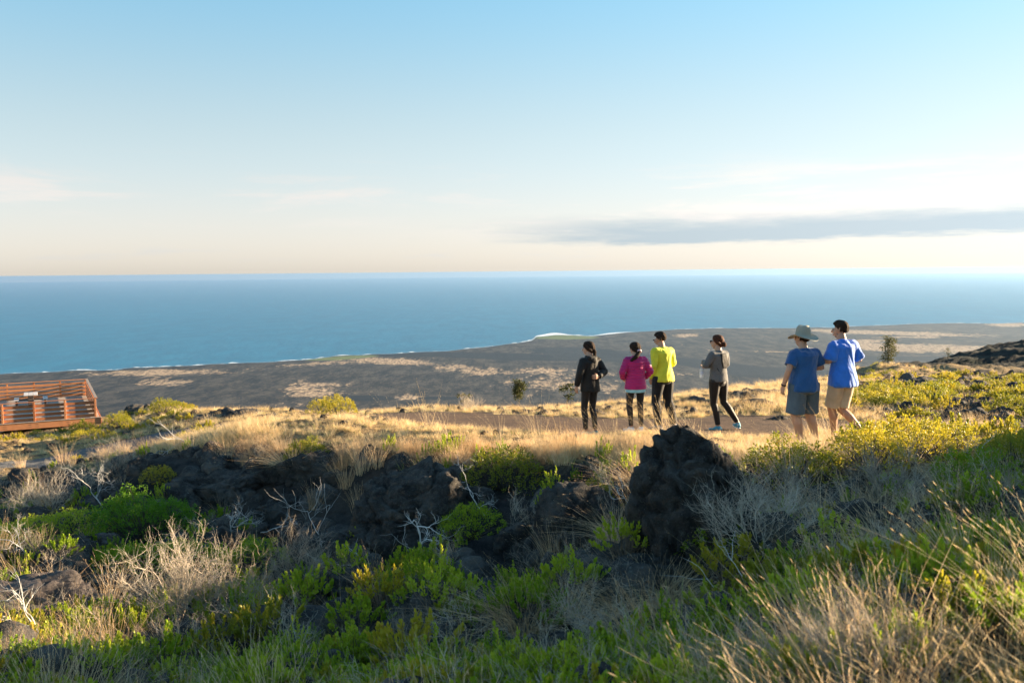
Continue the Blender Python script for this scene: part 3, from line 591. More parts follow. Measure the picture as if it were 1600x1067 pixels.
# nearer leafy shrubs that can be told apart
SH = [(1150, 920, 1.0, 'y', 'small yellow green shrub left of the matted dead grass'), (1225, 960, 1.0, 'y', 'bright little shrub in the middle of the right foreground'), (1300, 880, .9, 'g', 'spoon leaved shrub below the speckled rock'), (1330, 950, .9, 'y', 'yellow tipped shrub left of the tall golden stalks'), (1410, 1015, .7, 'y', 'golden shrub among the tall stalks at the lower right'), (1510, 1000, .65, 'y', 'sunlit golden shrub near the lower right corner'), (1585, 1030, .7, 'g', 'bright green shrub in the lower right corner'),
 (1130, 1010, .7, 'g', 'small green shrub at the bottom edge right of the round tuft'), (1175, 1015, .6, 'g', 'tiny green shrub beside the bottom edge'), (890, 935, .9, 'g', 'green shrub left of the jagged rock foot'), (975, 870, .9, 'g', 'green shrub under the jagged rock'), (850, 985, .8, 'g', 'little bright green shrub in dead grass at centre bottom'), (1100, 800, .8, 'g', 'green shrub on the right flank of the tall boulder'), (1150, 835, .8, 'g', 'green shrub right below the tall boulder'),
 (650, 1060, 1.1, 'y', 'yellow green shrub at the bottom edge left of centre'), (560, 1010, 1.0, 'g', 'green shrub in the lower middle'), (480, 960, 1.1, 'g', 'green shrub below the grey twig thicket'), (420, 1010, 1.0, 'y', 'pale shrub in the lower left part'), (340, 1045, 1.0, 'y', 'pale green shrub at the bottom edge left'), (250, 1060, .9, 'g', 'green shrub at the lower left edge among dry grass'), (600, 950, 1.0, 'y', 'bright shrub right of the low flat rock'), (690, 960, 1.0, 'g', 'green shrub in the middle of the near slope'),
 (620, 800, .8, 'g', 'little green shrub at the left foot of the slanting slab'), (540, 905, .9, 'g', 'green shrub left of the low flat rock'), (1270, 1000, .9, 'g', 'green shrub in the shade of the tall stalks'), (1450, 930, .8, 'y', 'yellow shrub half hidden by leaning stalks')]
for i, (u, v, s_, t, lab) in enumerate(SH):
    put((shrubs_y if t == 'y' else shrubs_g)[i % 3], 'leafy_shrub', u, v, lab, 'shrub', 'low spoon leaved shrubs', s_*1.05, None, .02); bo_ = list(C.objects)[-1]; clear.append((bo_.location.x, bo_.location.y-.1, .34*s_))
# pink dry tufts one can point to
pt_big = tuft('dry_tuft', 480, 420, .13, .18, .38, .0034, .6, 1.3, M['strawp'], 80, .03, (-.1, -.1))
TF = [(1000, 965, 1.0, 'round reddish dry grass tuft in the centre right foreground'), (1045, 945, .8, 'second dry tuft just right of the round reddish tuft'), (1385, 850, .9, 'reddish dry tuft between grey stalks on the right slope'), (1005, 770, 1.1, 'dry grass tuft growing against the left side of the tall boulder'), (965, 850, 1.0, 'dry brown tuft at the foot of the jagged rock'), (815, 985, 1.0, 'narrow dry tuft below centre'), (455, 735, 1.1, 'pinkish dry tuft hanging on the brow above the black outcrop'), (540, 765, 1.2, 'pinkish grass clump on the slope left of the slanting slab'), (565, 740, 1.2, 'pinkish grass clump under the brow grass'), (590, 730, 1.1, 'pinkish grass clump right under the brow grass'), (100, 725, 1.5, 'fluffy dry tuft at the near side of the road on the left'), (560, 800, 1.1, 'dry pale clump low on the slope left of the slab'), (890, 970, .9, 'grey brown tuft above the bottom edge right of centre')]
for i, (u, v, s_, lab) in enumerate(TF): put(pt_big if i < 7 else pink_t[i % 3], 'dry_grass_tuft', u, v, lab, 'grass tuft', None, s_*(1.25 if i < 7 else .8), None, .02); bo_ = list(C.objects)[-1]; clear.append((bo_.location.x, bo_.location.y-.2, .34*s_))
# bleached branches
def white_branch(seed, L, d, depth=3, rad=.011, nk=3, wob=.28, shrink=.66):
    r = np.random.default_rng(seed); A = Acc(); branch(A, np.array([0, 0, -.03]), np.array(d, float), L, rad, depth, r, 0, nk, .75, None, 6, wob, .05, 5, shrink); return A.mesh('white_branch', [M['bone']], True)
WB = [(665, 872, 901, .42, (-.35, -.1, 1), 3, .016, 'bare white branching snag in front of the slanting slab'), (355, 850, 902, .42, (.3, 0, .9), 4, .010, 'tangle of bleached branches right of the big green bush'), (380, 840, 903, .50, (.9, -.1, .7), 3, .010, 'bleached branches reaching right from the tangle'), (165, 800, 904, .45, (-.3, 0, .9), 4, .010, 'white bare branches left of the big green bush'), (55, 880, 905, .40, (-.5, -.2, .7), 4, .009, 'white bare branches at the left edge above the brown boulder'),
 (60, 1020, 906, .34, (.05, 0, 1.2), 2, .011, 'tall thin white snag in the lower left corner'), (35, 1040, 907, .30, (.9, .1, .2), 2, .010, 'curved white branch lying in the lower left corner'), (760, 810, 908, .34, (-.8, .1, .5), 3, .009, 'bleached branch under the golden bush'), (700, 870, 909, .40, (-.9, .1, .6), 2, .007, 'thin pale branch slanting left of centre'), (500, 880, 910, .14, (.2, 0, 1), 2, .008, 'short white stub between green bushes'), (515, 850, 911, .5, (-.8, .2, .5), 1, .007, 'long thin bleached stick on the left slope'), (590, 900, 912, .40, (-1, .1, .15), 1, .008, 'white stick lying on the low flat rock'), (1330, 822, 913, .16, (.6, 0, .6), 1, .010, 'short curved white stick by the speckled rock'), (1085, 975, 914, .55, (.9, -.3, .25), 1, .005, 'thin pale bent twig right of the round tuft'), (1540, 768, 915, .30, (-.4, 0, .8), 2, .008, 'pale forked stick near the right edge below the brow'), (1000, 800, 916, .25, (-.8, .1, .5), 2, .007, 'pale bent stick beside the tall boulder'), (310, 705, 917, .5, (-.9, 0, .4), 1, .012, 'pale dead stick on the roadside brow')]
for (u, v, sd_, L, d, dep, rad, lab) in WB: put(white_branch(sd_, L, d, dep+1, rad*.85, 3, .20, .70), 'white_branch', u, v, lab, 'dead branch', None, 1, 0, 0)
# grey twig thickets
tw_big = [twig_bush('twig_thicket', 520+i, .42, 22, 3, .0045, M['twig'], 4, .10) for i in range(2)]
TH = [(275, 950, 1.3, 'wide grey dead twig thicket below the spreading pale bush'), (330, 960, 1.2, 'right half of the grey dead twig thicket on the left'), (470, 915, 1.0, 'grey twiggy bush between the two green bushes'), (70, 800, 1.0, 'grey dead twigs behind the flat topped olive bush'), (180, 745, 1.0, 'grey twiggy bush beside the road'), (1190, 860, 1.0, 'pale grey dead shrub right of the tall boulder'), (1215, 810, 1.0, 'grey dead twigs under the half sunlit bush'), (1400, 790, 1.0, 'brown grey dead brush under the brow bushes on the right'), (930, 1010, .8, 'grey dead twigs at the bottom edge centre right'), (1120, 745, .8, 'grey twigs at the right foot of the tall boulder'), (540, 640, .6, 'bare dead bush on the brow skyline left of centre'), (730, 640, .7, 'bare dead bush on the brow skyline in the middle')]
for i, (u, v, s_, lab) in enumerate(TH): put(tw_big[i % 2], 'dead_twig_bush', u, v, lab, 'dead bush', None, s_, None, .03, 2 if v > 700 else 20)

# small trees on the brow
def small_tree(u, v, hgt, label, seed, Y, wd=.22, clumps=16, dens=60):
    p = at(u, v, Y); zg = ground(p.x, p.y); root = empty('small_tree', (p.x, p.y, zg), 0, label, 'tree')
    base = p.z-zg; Hh = hgt+base
    r = np.random.default_rng(seed); A = Acc(); trunk = [np.array([0, 0, -.15])]
    for i in range(1, 8): trunk.append(np.array([math.sin(i*.9+seed)*.05*hgt*.3, math.cos(i*.7+seed)*.04*hgt*.3, Hh*i/7.3]))
    add_tube(A, trunk, np.linspace(.045, .012, 8)*hgt*.45, 0, 6); cl_ = []
    for i in range(clumps):
        f = .28+.72*(i+.5)/clumps; t0 = trunk[min(7, int(f*7.0))]; a_ = r.uniform(0, 6.28); rr = wd*hgt*r.uniform(.45, 1.0)*(1-.45*abs(f-.6)*2)
        c = np.array([t0[0]+rr*math.cos(a_), t0[1]+rr*math.sin(a_), base+hgt*f+r.normal()*.04]); cl_.append(c); add_tube(A, [np.array([t0[0], t0[1], c[2]-.12*hgt]), c], [.012*hgt*.5, .004], 0, 4)
    link('trunk', A.mesh('trunk', [M['bark']]), root); A = Acc(); P_ = []; D_ = []
    for c in cl_:
        sp = hgt*.055
        for j in range(dens): q_ = r.normal(size=3)*[sp*1.3, sp*1.3, sp*.7]; P_.append(c+q_); D_.append(q_+np.array([0, 0, .05]))
    P_ = np.array(P_); add_leaves(A, P_, np.array(D_)+r.normal(size=P_.shape)*.05, np.full(len(P_), .05+hgt*.022), np.full(len(P_), .03+hgt*.015), 0, r)
    link('crown', A.mesh('crown', [M['leafo']]), root); return root
M['leafo'] = plant_mat('olive_tree_leaf', (.05, .065, .02), (.13, .13, .045), .3, .6, (.16, .12, .05))
small_tree(1388, 580, 2.45, 'slim dark small tree on the brow between the boy in blue and the dark hill', 3, 66, .12, 20, 90)
small_tree(1481, 562, 1.25, 'tiny sparse tree on the slope of the dark hill', 5, 95, .2, 9, 30)
small_tree(812, 630, .62, 'bushy small dark tree on the brow left of the woman in black', 8, 27, .26, 16, 60)
small_tree(886, 628, .52, 'low ragged tree with a bare stick close left of the woman in black', 9, 27, .45, 10, 35)
small_tree(725, 636, .35, 'little dry leaved bush on the skyline in the middle', 12, 26, .7, 8, 30)

# ================================================================ uncountable cover
P = sample_ground(177000, 1.6, 60, -550, 2550)
up, nearR, nz, n2_, u, v = veg_masks(P[:, 0], P[:, 1], P[:, 2]); rd = road_dist(P[:, 0], P[:, 1]); Y_ = P[:, 1]
ok = keep(P); offroad = rd > 2.15+ (nz-.5)*1.5; rnd = rng.uniform(size=len(P)); rnd2 = rng.uniform(size=len(P))
scrub = sst(u+(nz-.5)*260, 1290, 1420)*sst(v, 560, 600)*(1-sst(v+(n2_-.5)*60, 715, 760))     # green scrub right of the walkers
hum = sst(330-u+(nz-.5)*120, 0, 60)*sst(705-v, 0, 15)                                        # the hummock by the deck
deckzone = ((u < 175) & (v < 672) & (Y_ > 30)) | ((Y_ > 47) & (u > 1340))
far = Y_ > 78
hs = np.where((u < 230) & (v > 695), .35, 1.0)*np.where((v < 702) & (Y_ < 16.8) & (u > 440) & (u < 1240), .30, np.where((Y_ > 16) & (u < 1120) & (u > 420), .68, 1.0))
def pick(prob): return ok & offroad & ~deckzone & (rnd < prob)
def sc(mask, lo, hi): return rng.uniform(lo, hi, int(mask.sum()))
mk = pick(up*.20*(1-.2*scrub)*(1-sst(Y_, 30, 60)*.4)*sst(nz, .36, .52)*(1-.6*sst(Y_, 14, 17))); scatter('dry_grass', 'golden dry grass with seed heads along the brow', straw_t, P[mk], sc(mk, .30, .58)*hs[mk])
mk = ok & ~deckzone & (rd > 1.85) & (rnd2 < up*.30*(1-.6*scrub)); scatter('short_dry_grass', 'short straw coloured grass over the sunny flat', short_t, P[mk], sc(mk, .5, .95)*np.maximum(hs[mk], .6))
rim = up*(1-sst(np.abs(v-np.interp(u, [0, 150, 300, 450, 700, 1000, 1250, 1450, 1600], [742, 722, 712, 712, 716, 724, 738, 750, 765])), 8, 34))*sst(u, 60, 200)*(1-sst(u, 1150, 1300))
rim2 = (1-sst(np.abs(v-np.interp(u, [0, 150, 300, 450, 700, 1000, 1250], [745, 725, 715, 722, 728, 722, 738])), 6, 26))*sst(u, 300, 430)*(1-sst(u, 700, 1000))
rnd3 = rng.uniform(size=len(P)); mk = ok & offroad & (rnd3 < np.maximum(rim*.14, rim2*.34)*sst(nz, .32, .5)*(v > 702)); scatter('pink_seed_grass', 'pinkish seed grass hanging over the brow', pink_t, P[mk], sc(mk, .4, .78))
# sunny scrub
rnd4 = rng.uniform(size=len(P)); mk = ok & offroad & ~deckzone & (rnd4 < np.maximum(scrub*sst(n2_+ (nz-.5)*.6, .46, .58)*.085, hum*.06*sst(nz, .4, .6))); scatter('sunlit_scrub', 'yellow green low scrub on the sunlit flat', mounds+shrubs_y, P[mk], sc(mk, .5, 1.15))
rnd5 = rng.uniform(size=len(P)); mk = ok & offroad & ~deckzone & (rnd5 < up*(.05+.10*scrub+.06*hum)*sst(Y_, 12, 18)); scatter('brow_chunks', 'small black lava stones between the scrub', chunks, P[mk]-np.array([0, 0, .03]), sc(mk, .25, 1.15)*(1+.9*scrub[mk]), tilt=.6)
rn14 = rng.uniform(size=len(P)); mk = ok & offroad & ~deckzone & (rn14 < scrub*.035); scatter('brown_scrub', 'dry brown twiggy scrub on the sunlit flat', twigs, P[mk], sc(mk, .4, .9), tilt=.3)
# shaded slope
shade = (1-up)*ok*(nearR < .3)
gw = sst(v, 760, 900)                                       # greener towards the bottom
leftrock = sst(900-v, 0, 60)*sst(v, 690, 720)*sst(u, 260, 330)*(1-sst(u, 560, 640))   # bare black lava
lb = np.exp(-(((u-150)/150)**2+((v-900)/60)**2)); rightm = sst(u, 1050, 1250)
rnd6 = rng.uniform(size=len(P)); mk = (shade > .5) & (rnd6 < (.005+.075*gw*(1-.45*rightm)*sst(n2_*.6+nz*.5, .48, .58))*(1-.85*leftrock)*(1-.7*lb)); scatter('shaded_shrubs', 'low green leafy cover on the shaded slope', shrubs_g+[shrubs_y[0]], P[mk]-np.array([0, 0, .03]), sc(mk, .42, .85), rz=rng.uniform(0, 6.28, int(mk.sum())))
rnd7 = rng.uniform(size=len(P)); cen = np.exp(-((u-780)/320)**2)*(1-sst(v, 930, 1010)); mk = (shade > .5) & (rnd7 < (.008+.055*cen)*(1-.8*leftrock)*sst(nz, .40, .55)); scatter('upright_shoots', 'upright green shoots between the rocks', shrubs_u, P[mk]-np.array([0, 0, .02]), sc(mk, .45, .95), rz=rng.uniform(0, 6.28, int(mk.sum())))
rnd8 = rng.uniform(size=len(P)); mk = (shade > .5) & (rnd8 < (.005+.013*gw)*(1-.9*leftrock)*sst(nz, .45, .6)); scatter('green_grass', 'green and drying grass on the shaded slope', green_t, P[mk], sc(mk, .5, 1.0))
rnd9 = rng.uniform(size=len(P)); mk = (shade > .5) & (rnd9 < (.006+.019*rightm+.022*np.exp(-((u-120)/200)**2)*gw)*(1-.5*leftrock)); scatter('dead_grass', 'grey brown dead grass on the shaded slope', [tuft('grass', 490+i, 50, .14, .12, .40, .0042, .5, .6, M['dead']) for i in range(2)]+[pink_t[0]], P[mk], sc(mk, .5, 1.1), tilt=.3)
rn10 = rng.uniform(size=len(P)); mk = (shade > .5) & (rn10 < (.010+.024*rightm*sst(nz, .4, .6)+.05*np.exp(-(((u-330)/170)**2+((v-930)/45)**2)))*(1-.6*leftrock)); scatter('dead_twigs', 'fine grey dead twigs on the slope', twigs, P[mk], sc(mk, .55, 1.2), tilt=.3)
rn11 = rng.uniform(size=len(P)); mk = (shade > .5) & (rn11 < .07+.12*leftrock); scatter('lava_rubble', 'black lava rubble on the slope', chunks, P[mk]-np.array([0, 0, .04]), sc(mk, .2, 1.0)**1.5*1.9+.1, tilt=.7)
# near right corner, lit
nr = (u > 1150) & (v > 800) & (nearR > .15)
rn12 = rng.uniform(size=len(P)); mk = nr & (rn12 < .006); mk2 = nr & (rnd2 < .016)
scatter('lit_corner_grass', 'sunlit dry grass in the near right corner', straw_t+short_t, P[mk2], sc(mk2, .3, .6)); mk2 = nr & (rnd < .02); scatter('lit_corner_shrubs', 'golden green leafy cover in the near right corner', shrubs_y, P[mk2], sc(mk2, .25, .42))
if True: pass; scatter('tall_golden_stalks', 'tall leaning golden grass stalks in the near right corner', tall_t, P[mk], sc(mk, .35, .62), rz=rng.uniform(-.5, .5, int(mk.sum())))
mk = (u > 1080) & (v > 880) & (nearR <= .15) & (rn12 < .001+.005*sst(u, 1200, 1500)); scatter('leaning_stalks', 'leaning golden grass stalks over the shaded foreground', tall_t, P[mk], sc(mk, .35, .6), rz=rng.uniform(-.5, .5, int(mk.sum())))
# sparse seed stalks standing in front of the road and the walkers
rn13 = rng.uniform(size=len(P)); mk = (up > .5) & offroad & (v > 664) & (v < 712) & (u > 500) & (u < 1350) & (rn13 < .014) & ok; scatter('seed_stalks', 'thin tall seed stalks before the road', tall_t, P[mk], sc(mk, .55, .85))

# ================================================================ the wooden overlook deck
def wood(name, c1, c2, sc_=3):
    m, k, b, out = material(name); pos = k.add('ShaderNodeTexCoord').outputs['Object']; px_, py_, pz_ = k.sep(pos)
    g = k.noise(k.xyz(k.math('MULTIPLY', px_, 1.2*sc_), k.math('MULTIPLY', py_, 9*sc_), k.math('MULTIPLY', pz_, 9*sc_)), 1, 5, .65)
    oi = k.add('ShaderNodeObjectInfo').outputs['Random']; c = k.mix(k.ss(k.math('ADD', g, k.math('MULTIPLY', k.math('SUBTRACT', oi, .5), .3)), .3, .7), c1, c2)
    k.setin(b.inputs['Base Color'], c); b.inputs['Roughness'].default_value = .7; b.inputs['Specular IOR Level'].default_value = .3; bump(k, b, g, .3, .005); return m
M['red'] = wood('redwood_stain', (.32, .115, .048), (.54, .235, .105)); M['deckw'] = wood('weathered_deck_boards', (.28, .22, .18), (.46, .38, .31)); M['table'] = wood('weathered_grey_planks', (.42, .38, .37), (.62, .58, .56))
M['tleg'] = wood('dark_table_legs', (.07, .055, .05), (.13, .10, .09))
m, k, b, out = material('bolt_metal'); b.inputs['Base Color'].default_value = (.10, .09, .085, 1); b.inputs['Metallic'].default_value = .8; b.inputs['Roughness'].default_value = .5; M['bolt'] = m
def box_mesh(name, sx, sy, sz, mat, bev=.006):
    key = (name, round(sx, 3), round(sy, 3), round(sz, 3))
    bm = bmesh.new(); bmesh.ops.create_cube(bm, size=1)
    for v in bm.verts: v.co = Vector((v.co.x*sx, v.co.y*sy, v.co.z*sz))
    if bev: bmesh.ops.bevel(bm, geom=bm.edges[:], offset=bev, segments=1, affect='EDGES')
    me = bpy.data.meshes.new(name); bm.to_mesh(me); bm.free(); me.materials.append(mat); return me
def boxp(name, me, parent, loc, rot=(0, 0, 0)):
    o = link(name, me, parent, loc); o.rotation_euler = rot; return o
A0 = at(148, 622, 52)                             # top of the near right corner post
DZ = A0.z-1.10; dang = math.radians(27.6)
deck = empty('overlook_deck', (A0.x, A0.y, DZ), dang, 'red stained wooden overlook deck with slatted railings at the left edge', 'deck')
# local frame: -x runs along the front to the left, +y runs back, z=0 deck surface
LX, LY = 12.6, 10.6; bay = 1.56
bd = box_mesh('deck_board', LX+.25, .135, .04, M['deckw'])
nb_ = int((LY+.3)/.145)
for i in range(nb_): boxp('deck_board', bd, deck, (-LX/2+.09, -.08+i*.145, -.02))
boxp('rim_board', box_mesh('rim_board', LX+.35, .06, .36, M['red']), deck, (-LX/2+.12, -.185, -.185)); 
rs = box_mesh('rim_board', .06, LY+.5, .36, M['red']); boxp('rim_board', rs, deck, (.27, LY/2, -.185)); boxp('rim_board', box_mesh('rim_board', LX+.35, .06, .36, M['red']), deck, (-LX/2+.12, LY+.26, -.185))
boxp('edge_cap', box_mesh('edge_cap', LX+.4, .16, .03, M['deckw']), deck, (-LX/2+.12, -.17, .012))
post_m = box_mesh('post', .11, .11, 1.10, M['red'], .008); bolt_m = box_mesh('bolt', .03, .02, .03, M['bolt'], .006)
jm = box_mesh('joist', .06, LY+.1, .24, M['tleg'])
for i in range(9): boxp('joist', jm, deck, (-.4-i*1.5, LY/2+.02, -.163))
npx = 8
for i in range(npx):
    for yy in (-.075, LY+.13):
        boxp('post', post_m, deck, (-i*bay-(.0 if i else -.0), yy, .545))
        if yy < 0: 
            for dx in (-.18, .18): boxp('bolt', bolt_m, deck, (-i*bay+dx, -.222, -.12)); boxp('bolt', bolt_m, deck, (-i*bay+dx, -.222, -.25))
for j in range(1, 7): boxp('post', post_m, deck, (.08, j*LY/7+.02, .545))
slat = box_mesh('rail_slat', LX-.1, .04, .165, M['red']); slaty = box_mesh('rail_slat', .04, LY-.05, .165, M['red'])
for kz in range(4):
    zz = .13+kz*.245; boxp('rail_slat', slat, deck, (-LX/2, .005, zz)); boxp('rail_slat', slat, deck, (-LX/2, LY+.05, zz)); boxp('rail_slat', slaty, deck, (.0, LY/2+.03, zz))
boxp('top_rail', box_mesh('top_rail', LX+.2, .15, .04, M['red']), deck, (-LX/2+.03, -.05, 1.115)); boxp('top_rail', box_mesh('top_rail', LX+.2, .15, .04, M['red']), deck, (-LX/2+.03, LY+.11, 1.115)); boxp('top_rail', box_mesh('top_rail', .15, LY-.002, .04, M['deckw']), deck, (.06, LY/2+.03, 1.116))
# legs down to the ground
rz_ = Matrix.Rotation(dang, 3, 'Z')
for i in range(5):
    for yy in (.5, LY-.4):
        wp = rz_@Vector((-.6-i*2.8, yy, 0))+Vector((A0.x, A0.y, 0)); gz = ground(wp.x, wp.y); hh = max(.2, DZ-.30-gz+.25)
        boxp('support_leg', box_mesh('support_leg', .14, .14, hh, M['tleg']), deck, (-.6-i*2.8, yy, -.29-hh/2))
# picnic table
tp = Matrix.Translation((A0.x, A0.y, DZ))@Matrix.Rotation(dang, 4, 'Z')@Vector((-3.3, 7.2, 0))
tb = empty('picnic_table', tp, dang, 'grey plank picnic table with side benches standing on the deck', 'picnic table')
pm = box_mesh('plank', .245, 1.55, .045, M['table'])
for dx in (-.26, 0, .26): boxp('plank', pm, tb, (dx, 0, .75))
bm_ = box_mesh('bench_plank', .28, 1.5, .045, M['table'])
for s_ in (-1, 1):
    boxp('bench_plank', bm_, tb, (s_*.80, 0, .455))
    boxp('leg', box_mesh('leg', .12, .75, .43, M['tleg']), tb, (s_*.80, 0, .215))
boxp('leg', box_mesh('leg', .32, .8, .72, M['tleg']), tb, (0, 0, .365)); boxp('cross_bar', box_mesh('cross_bar', 1.7, .09, .07, M['tleg']), tb, (0, 0, .395))

# ================================================================ the walkers
def cloth(name, c, rough=.75, fz=.0, c2=None, mesh_n=60, bs=.35, sheen=.15):
    m, k, b, out = material(name); pos = k.add('ShaderNodeTexCoord').outputs['Object']
    a = k.noise(pos, 6, 4, .6); w = k.noise(pos, mesh_n*4, 2, .6); k.setin(b.inputs['Base Color'], k.mix(k.ss(a, .3, .7), tuple(q*.88 for q in c), c2 or tuple(min(1, q*1.1) for q in c)))
    b.inputs['Roughness'].default_value = rough; b.inputs['Specular IOR Level'].default_value = .25
    try: b.inputs['Sheen Weight'].default_value = sheen
    except Exception: pass
    f_ = k.noise(pos, 16, 5, .6); bump(k, b, k.math('ADD', k.math('MULTIPLY', f_, 1.0), k.math('MULTIPLY', w, .1)), bs, .02); return m
def skinm(name, c):
    m, k, b, out = material(name); pos = k.add('ShaderNodeTexCoord').outputs['Object']; a = k.noise(pos, 12, 4, .6)
    k.setin(b.inputs['Base Color'], k.mix(a, tuple(q*.88 for q in c), c)); b.inputs['Roughness'].default_value = .5; b.inputs['Subsurface Weight'].default_value = .0; return m
SK1 = skinm('light_tan_skin', (.52, .30, .20)); SK2 = skinm('tan_skin', (.44, .24, .155))
m, k, b, out = material('dark_hair'); pos = k.add('ShaderNodeTexCoord').outputs['Object']; px_, py_, pz_ = k.sep(pos)
hn = k.noise(k.xyz(k.math('MULTIPLY', px_, 90), k.math('MULTIPLY', py_, 90), k.math('MULTIPLY', pz_, 12)), 1, 4, .7)
k.setin(b.inputs['Base Color'], k.mix(hn, (.010, .007, .006), (.050, .028, .018))); b.inputs['Roughness'].default_value = .75; b.inputs['Specular IOR Level'].default_value = .12; bump(k, b, hn, 1.0, .012); HAIR = m
m, k, b, out = material('auburn_hair'); pos = k.add('ShaderNodeTexCoord').outputs['Object']; px_, py_, pz_ = k.sep(pos)
hn = k.noise(k.xyz(k.math('MULTIPLY', px_, 90), k.math('MULTIPLY', py_, 90), k.math('MULTIPLY', pz_, 12)), 1, 4, .7)
k.setin(b.inputs['Base Color'], k.mix(hn, (.020, .009, .006), (.13, .045, .022))); b.inputs['Roughness'].default_value = .7; b.inputs['Specular IOR Level'].default_value = .15; bump(k, b, hn, 1.0, .012); HAIRA = m
def simple(name, c, rough=.6, metal=0):
    m, k, b, out = material(name); pos = k.add('ShaderNodeTexCoord').outputs['Object']; a = k.noise(pos, 20, 3, .6)
    k.setin(b.inputs['Base Color'], k.mix(a, tuple(q*.85 for q in c), c)); b.inputs['Roughness'].default_value = rough; b.inputs['Metallic'].default_value = metal; return m
BLK = cloth('black_stretch_cloth', (.012, .012, .014), .6); DARK = simple('dark_plastic', (.01, .01, .012), .25); WHITE = simple('white_shoe_rubber', (.75, .75, .75)); EYE = simple('eye_dark', (.02, .015, .012), .2); LIP = simple('lip', (.35, .13, .10))

ICO = None
def ball_pts(c, r, n_=2):
    global ICO
    if ICO is None:
        bm = bmesh.new(); bmesh.ops.create_icosphere(bm, subdivisions=2, radius=1); ICO = [v.co.copy() for v in bm.verts]; bm.free()
    r = r if isinstance(r, (tuple, list)) else (r, r, r)
    return [Vector((c[0]+q.x*r[0], c[1]+q.y*r[1], c[2]+q.z*r[2])) for q in ICO]
class Blob:
    """closed convex pieces gathered, then fused into one smooth surface"""
    def __init__(s): s.bm = bmesh.new()
    def hull(s, *items):
        t = bmesh.new()
        for c, r in items:
            for q in ball_pts(c, r): t.verts.new(q)
        bmesh.ops.convex_hull(t, input=t.verts[:]); loose = [v for v in t.verts if not v.link_faces]; bmesh.ops.delete(t, geom=loose, context='VERTS')
        me = bpy.data.meshes.new('t'); t.to_mesh(me); t.free(); s.bm.from_mesh(me); bpy.data.meshes.remove(me); return s
    def chain(s, pts):
        for a, b_ in zip(pts[:-1], pts[1:]): s.hull(a, b_)
        return s
    def tube(s, rings, n_=28):
        """loft through flat rings (centre, rx, ry[, normal]) with crisp ends"""
        t = bmesh.new(); prev = None; cs = [Vector(q[0]) for q in rings]
        for i, q in enumerate(rings):
            c = cs[i]; d = (cs[min(i+1, len(cs)-1)]-cs[max(i-1, 0)]).normalized() if len(q) < 4 else Vector(q[3]).normalized()
            fx = Vector((1, 0, 0)); fx = (fx-d*fx.dot(d)).normalized() if abs(d.x) < .9 else Vector((0, 0, 1)).cross(d).normalized(); fy = d.cross(fx)
            ring = [t.verts.new(c+fx*math.cos(2*math.pi*j/n_)*q[1]+fy*math.sin(2*math.pi*j/n_)*q[2]) for j in range(n_)]
            if prev: 
                for j in range(n_): t.faces.new((prev[j], prev[(j+1) % n_], ring[(j+1) % n_], ring[j]))
            else: t.faces.new(ring[::-1])
            prev = ring
        t.faces.new(prev); bmesh.ops.recalc_face_normals(t, faces=t.faces[:]); me = bpy.data.meshes.new('t'); t.to_mesh(me); t.free(); s.bm.from_mesh(me); bpy.data.meshes.remove(me); return s
    def fuse(s, name, mat, parent, vox=.006, smooth=4, ratio=.5, wr=0, wseed=0, wdir=(.3, .2, 1), wf=9, puff=None):
        me = bpy.data.meshes.new(name+'_src'); s.bm.to_mesh(me); s.bm.free(); o = bpy.data.objects.new('tmp', me); C.objects.link(o)
        md = o.modifiers.new('r', 'REMESH'); md.mode = 'VOXEL'; md.voxel_size = vox; md.use_smooth_shade = True
        sm = o.modifiers.new('s', 'SMOOTH'); sm.factor = .5; sm.iterations = smooth
        if ratio < 1 and not wr and not puff: dm = o.modifiers.new('d', 'DECIMATE'); dm.ratio = ratio
        dg = bpy.context.evaluated_depsgraph_get(); m2 = bpy.data.meshes.new_from_object(o.evaluated_get(dg)); bpy.data.objects.remove(o); bpy.data.meshes.remove(me)
        nv = len(m2.vertices); V = np.empty(nv*3, np.float32); m2.vertices.foreach_get('co', V); V = V.reshape(-1, 3).astype(float); Nn = np.empty(nv*3, np.float32); m2.vertices.foreach_get('normal', Nn); Nn = Nn.reshape(-1, 3)
        if wr:
            # folds: ridges drawn out along wdir
            wd_ = norm(np.array(wdir, float)); along = V@wd_; q = V-wd_[None]*along[:, None]*.72
            w1 = fbm3(q+wseed, wf, wseed+2, 3); w2 = fbm3(q*1.0+3+wseed, wf*2.3, wseed+5, 3); fold = (1-np.abs(2*w1-1)*1.6)+.35*(1-np.abs(2*w2-1)*1.6)
            V = V+Nn*((fold-.75)*wr)[:, None]
        if puff:
            V = V+Nn*(puff(V))[:, None]
        m2.vertices.foreach_set('co', V.astype(np.float32).ravel()); m2.name = name; m2.materials.clear(); m2.materials.append(mat)
        if ratio < 1 and (wr or puff):
            o = bpy.data.objects.new('tmp', m2); C.objects.link(o); dm = o.modifiers.new('d', 'DECIMATE'); dm.ratio = ratio; dg = bpy.context.evaluated_depsgraph_get(); m3 = bpy.data.meshes.new_from_object(o.evaluated_get(dg)); bpy.data.objects.remove(o); bpy.data.meshes.remove(m2); m2 = m3; m2.name = name
        m2.polygons.foreach_set('use_smooth', np.ones(len(m2.polygons), bool)); m2.update()
        return link(name, m2, parent)

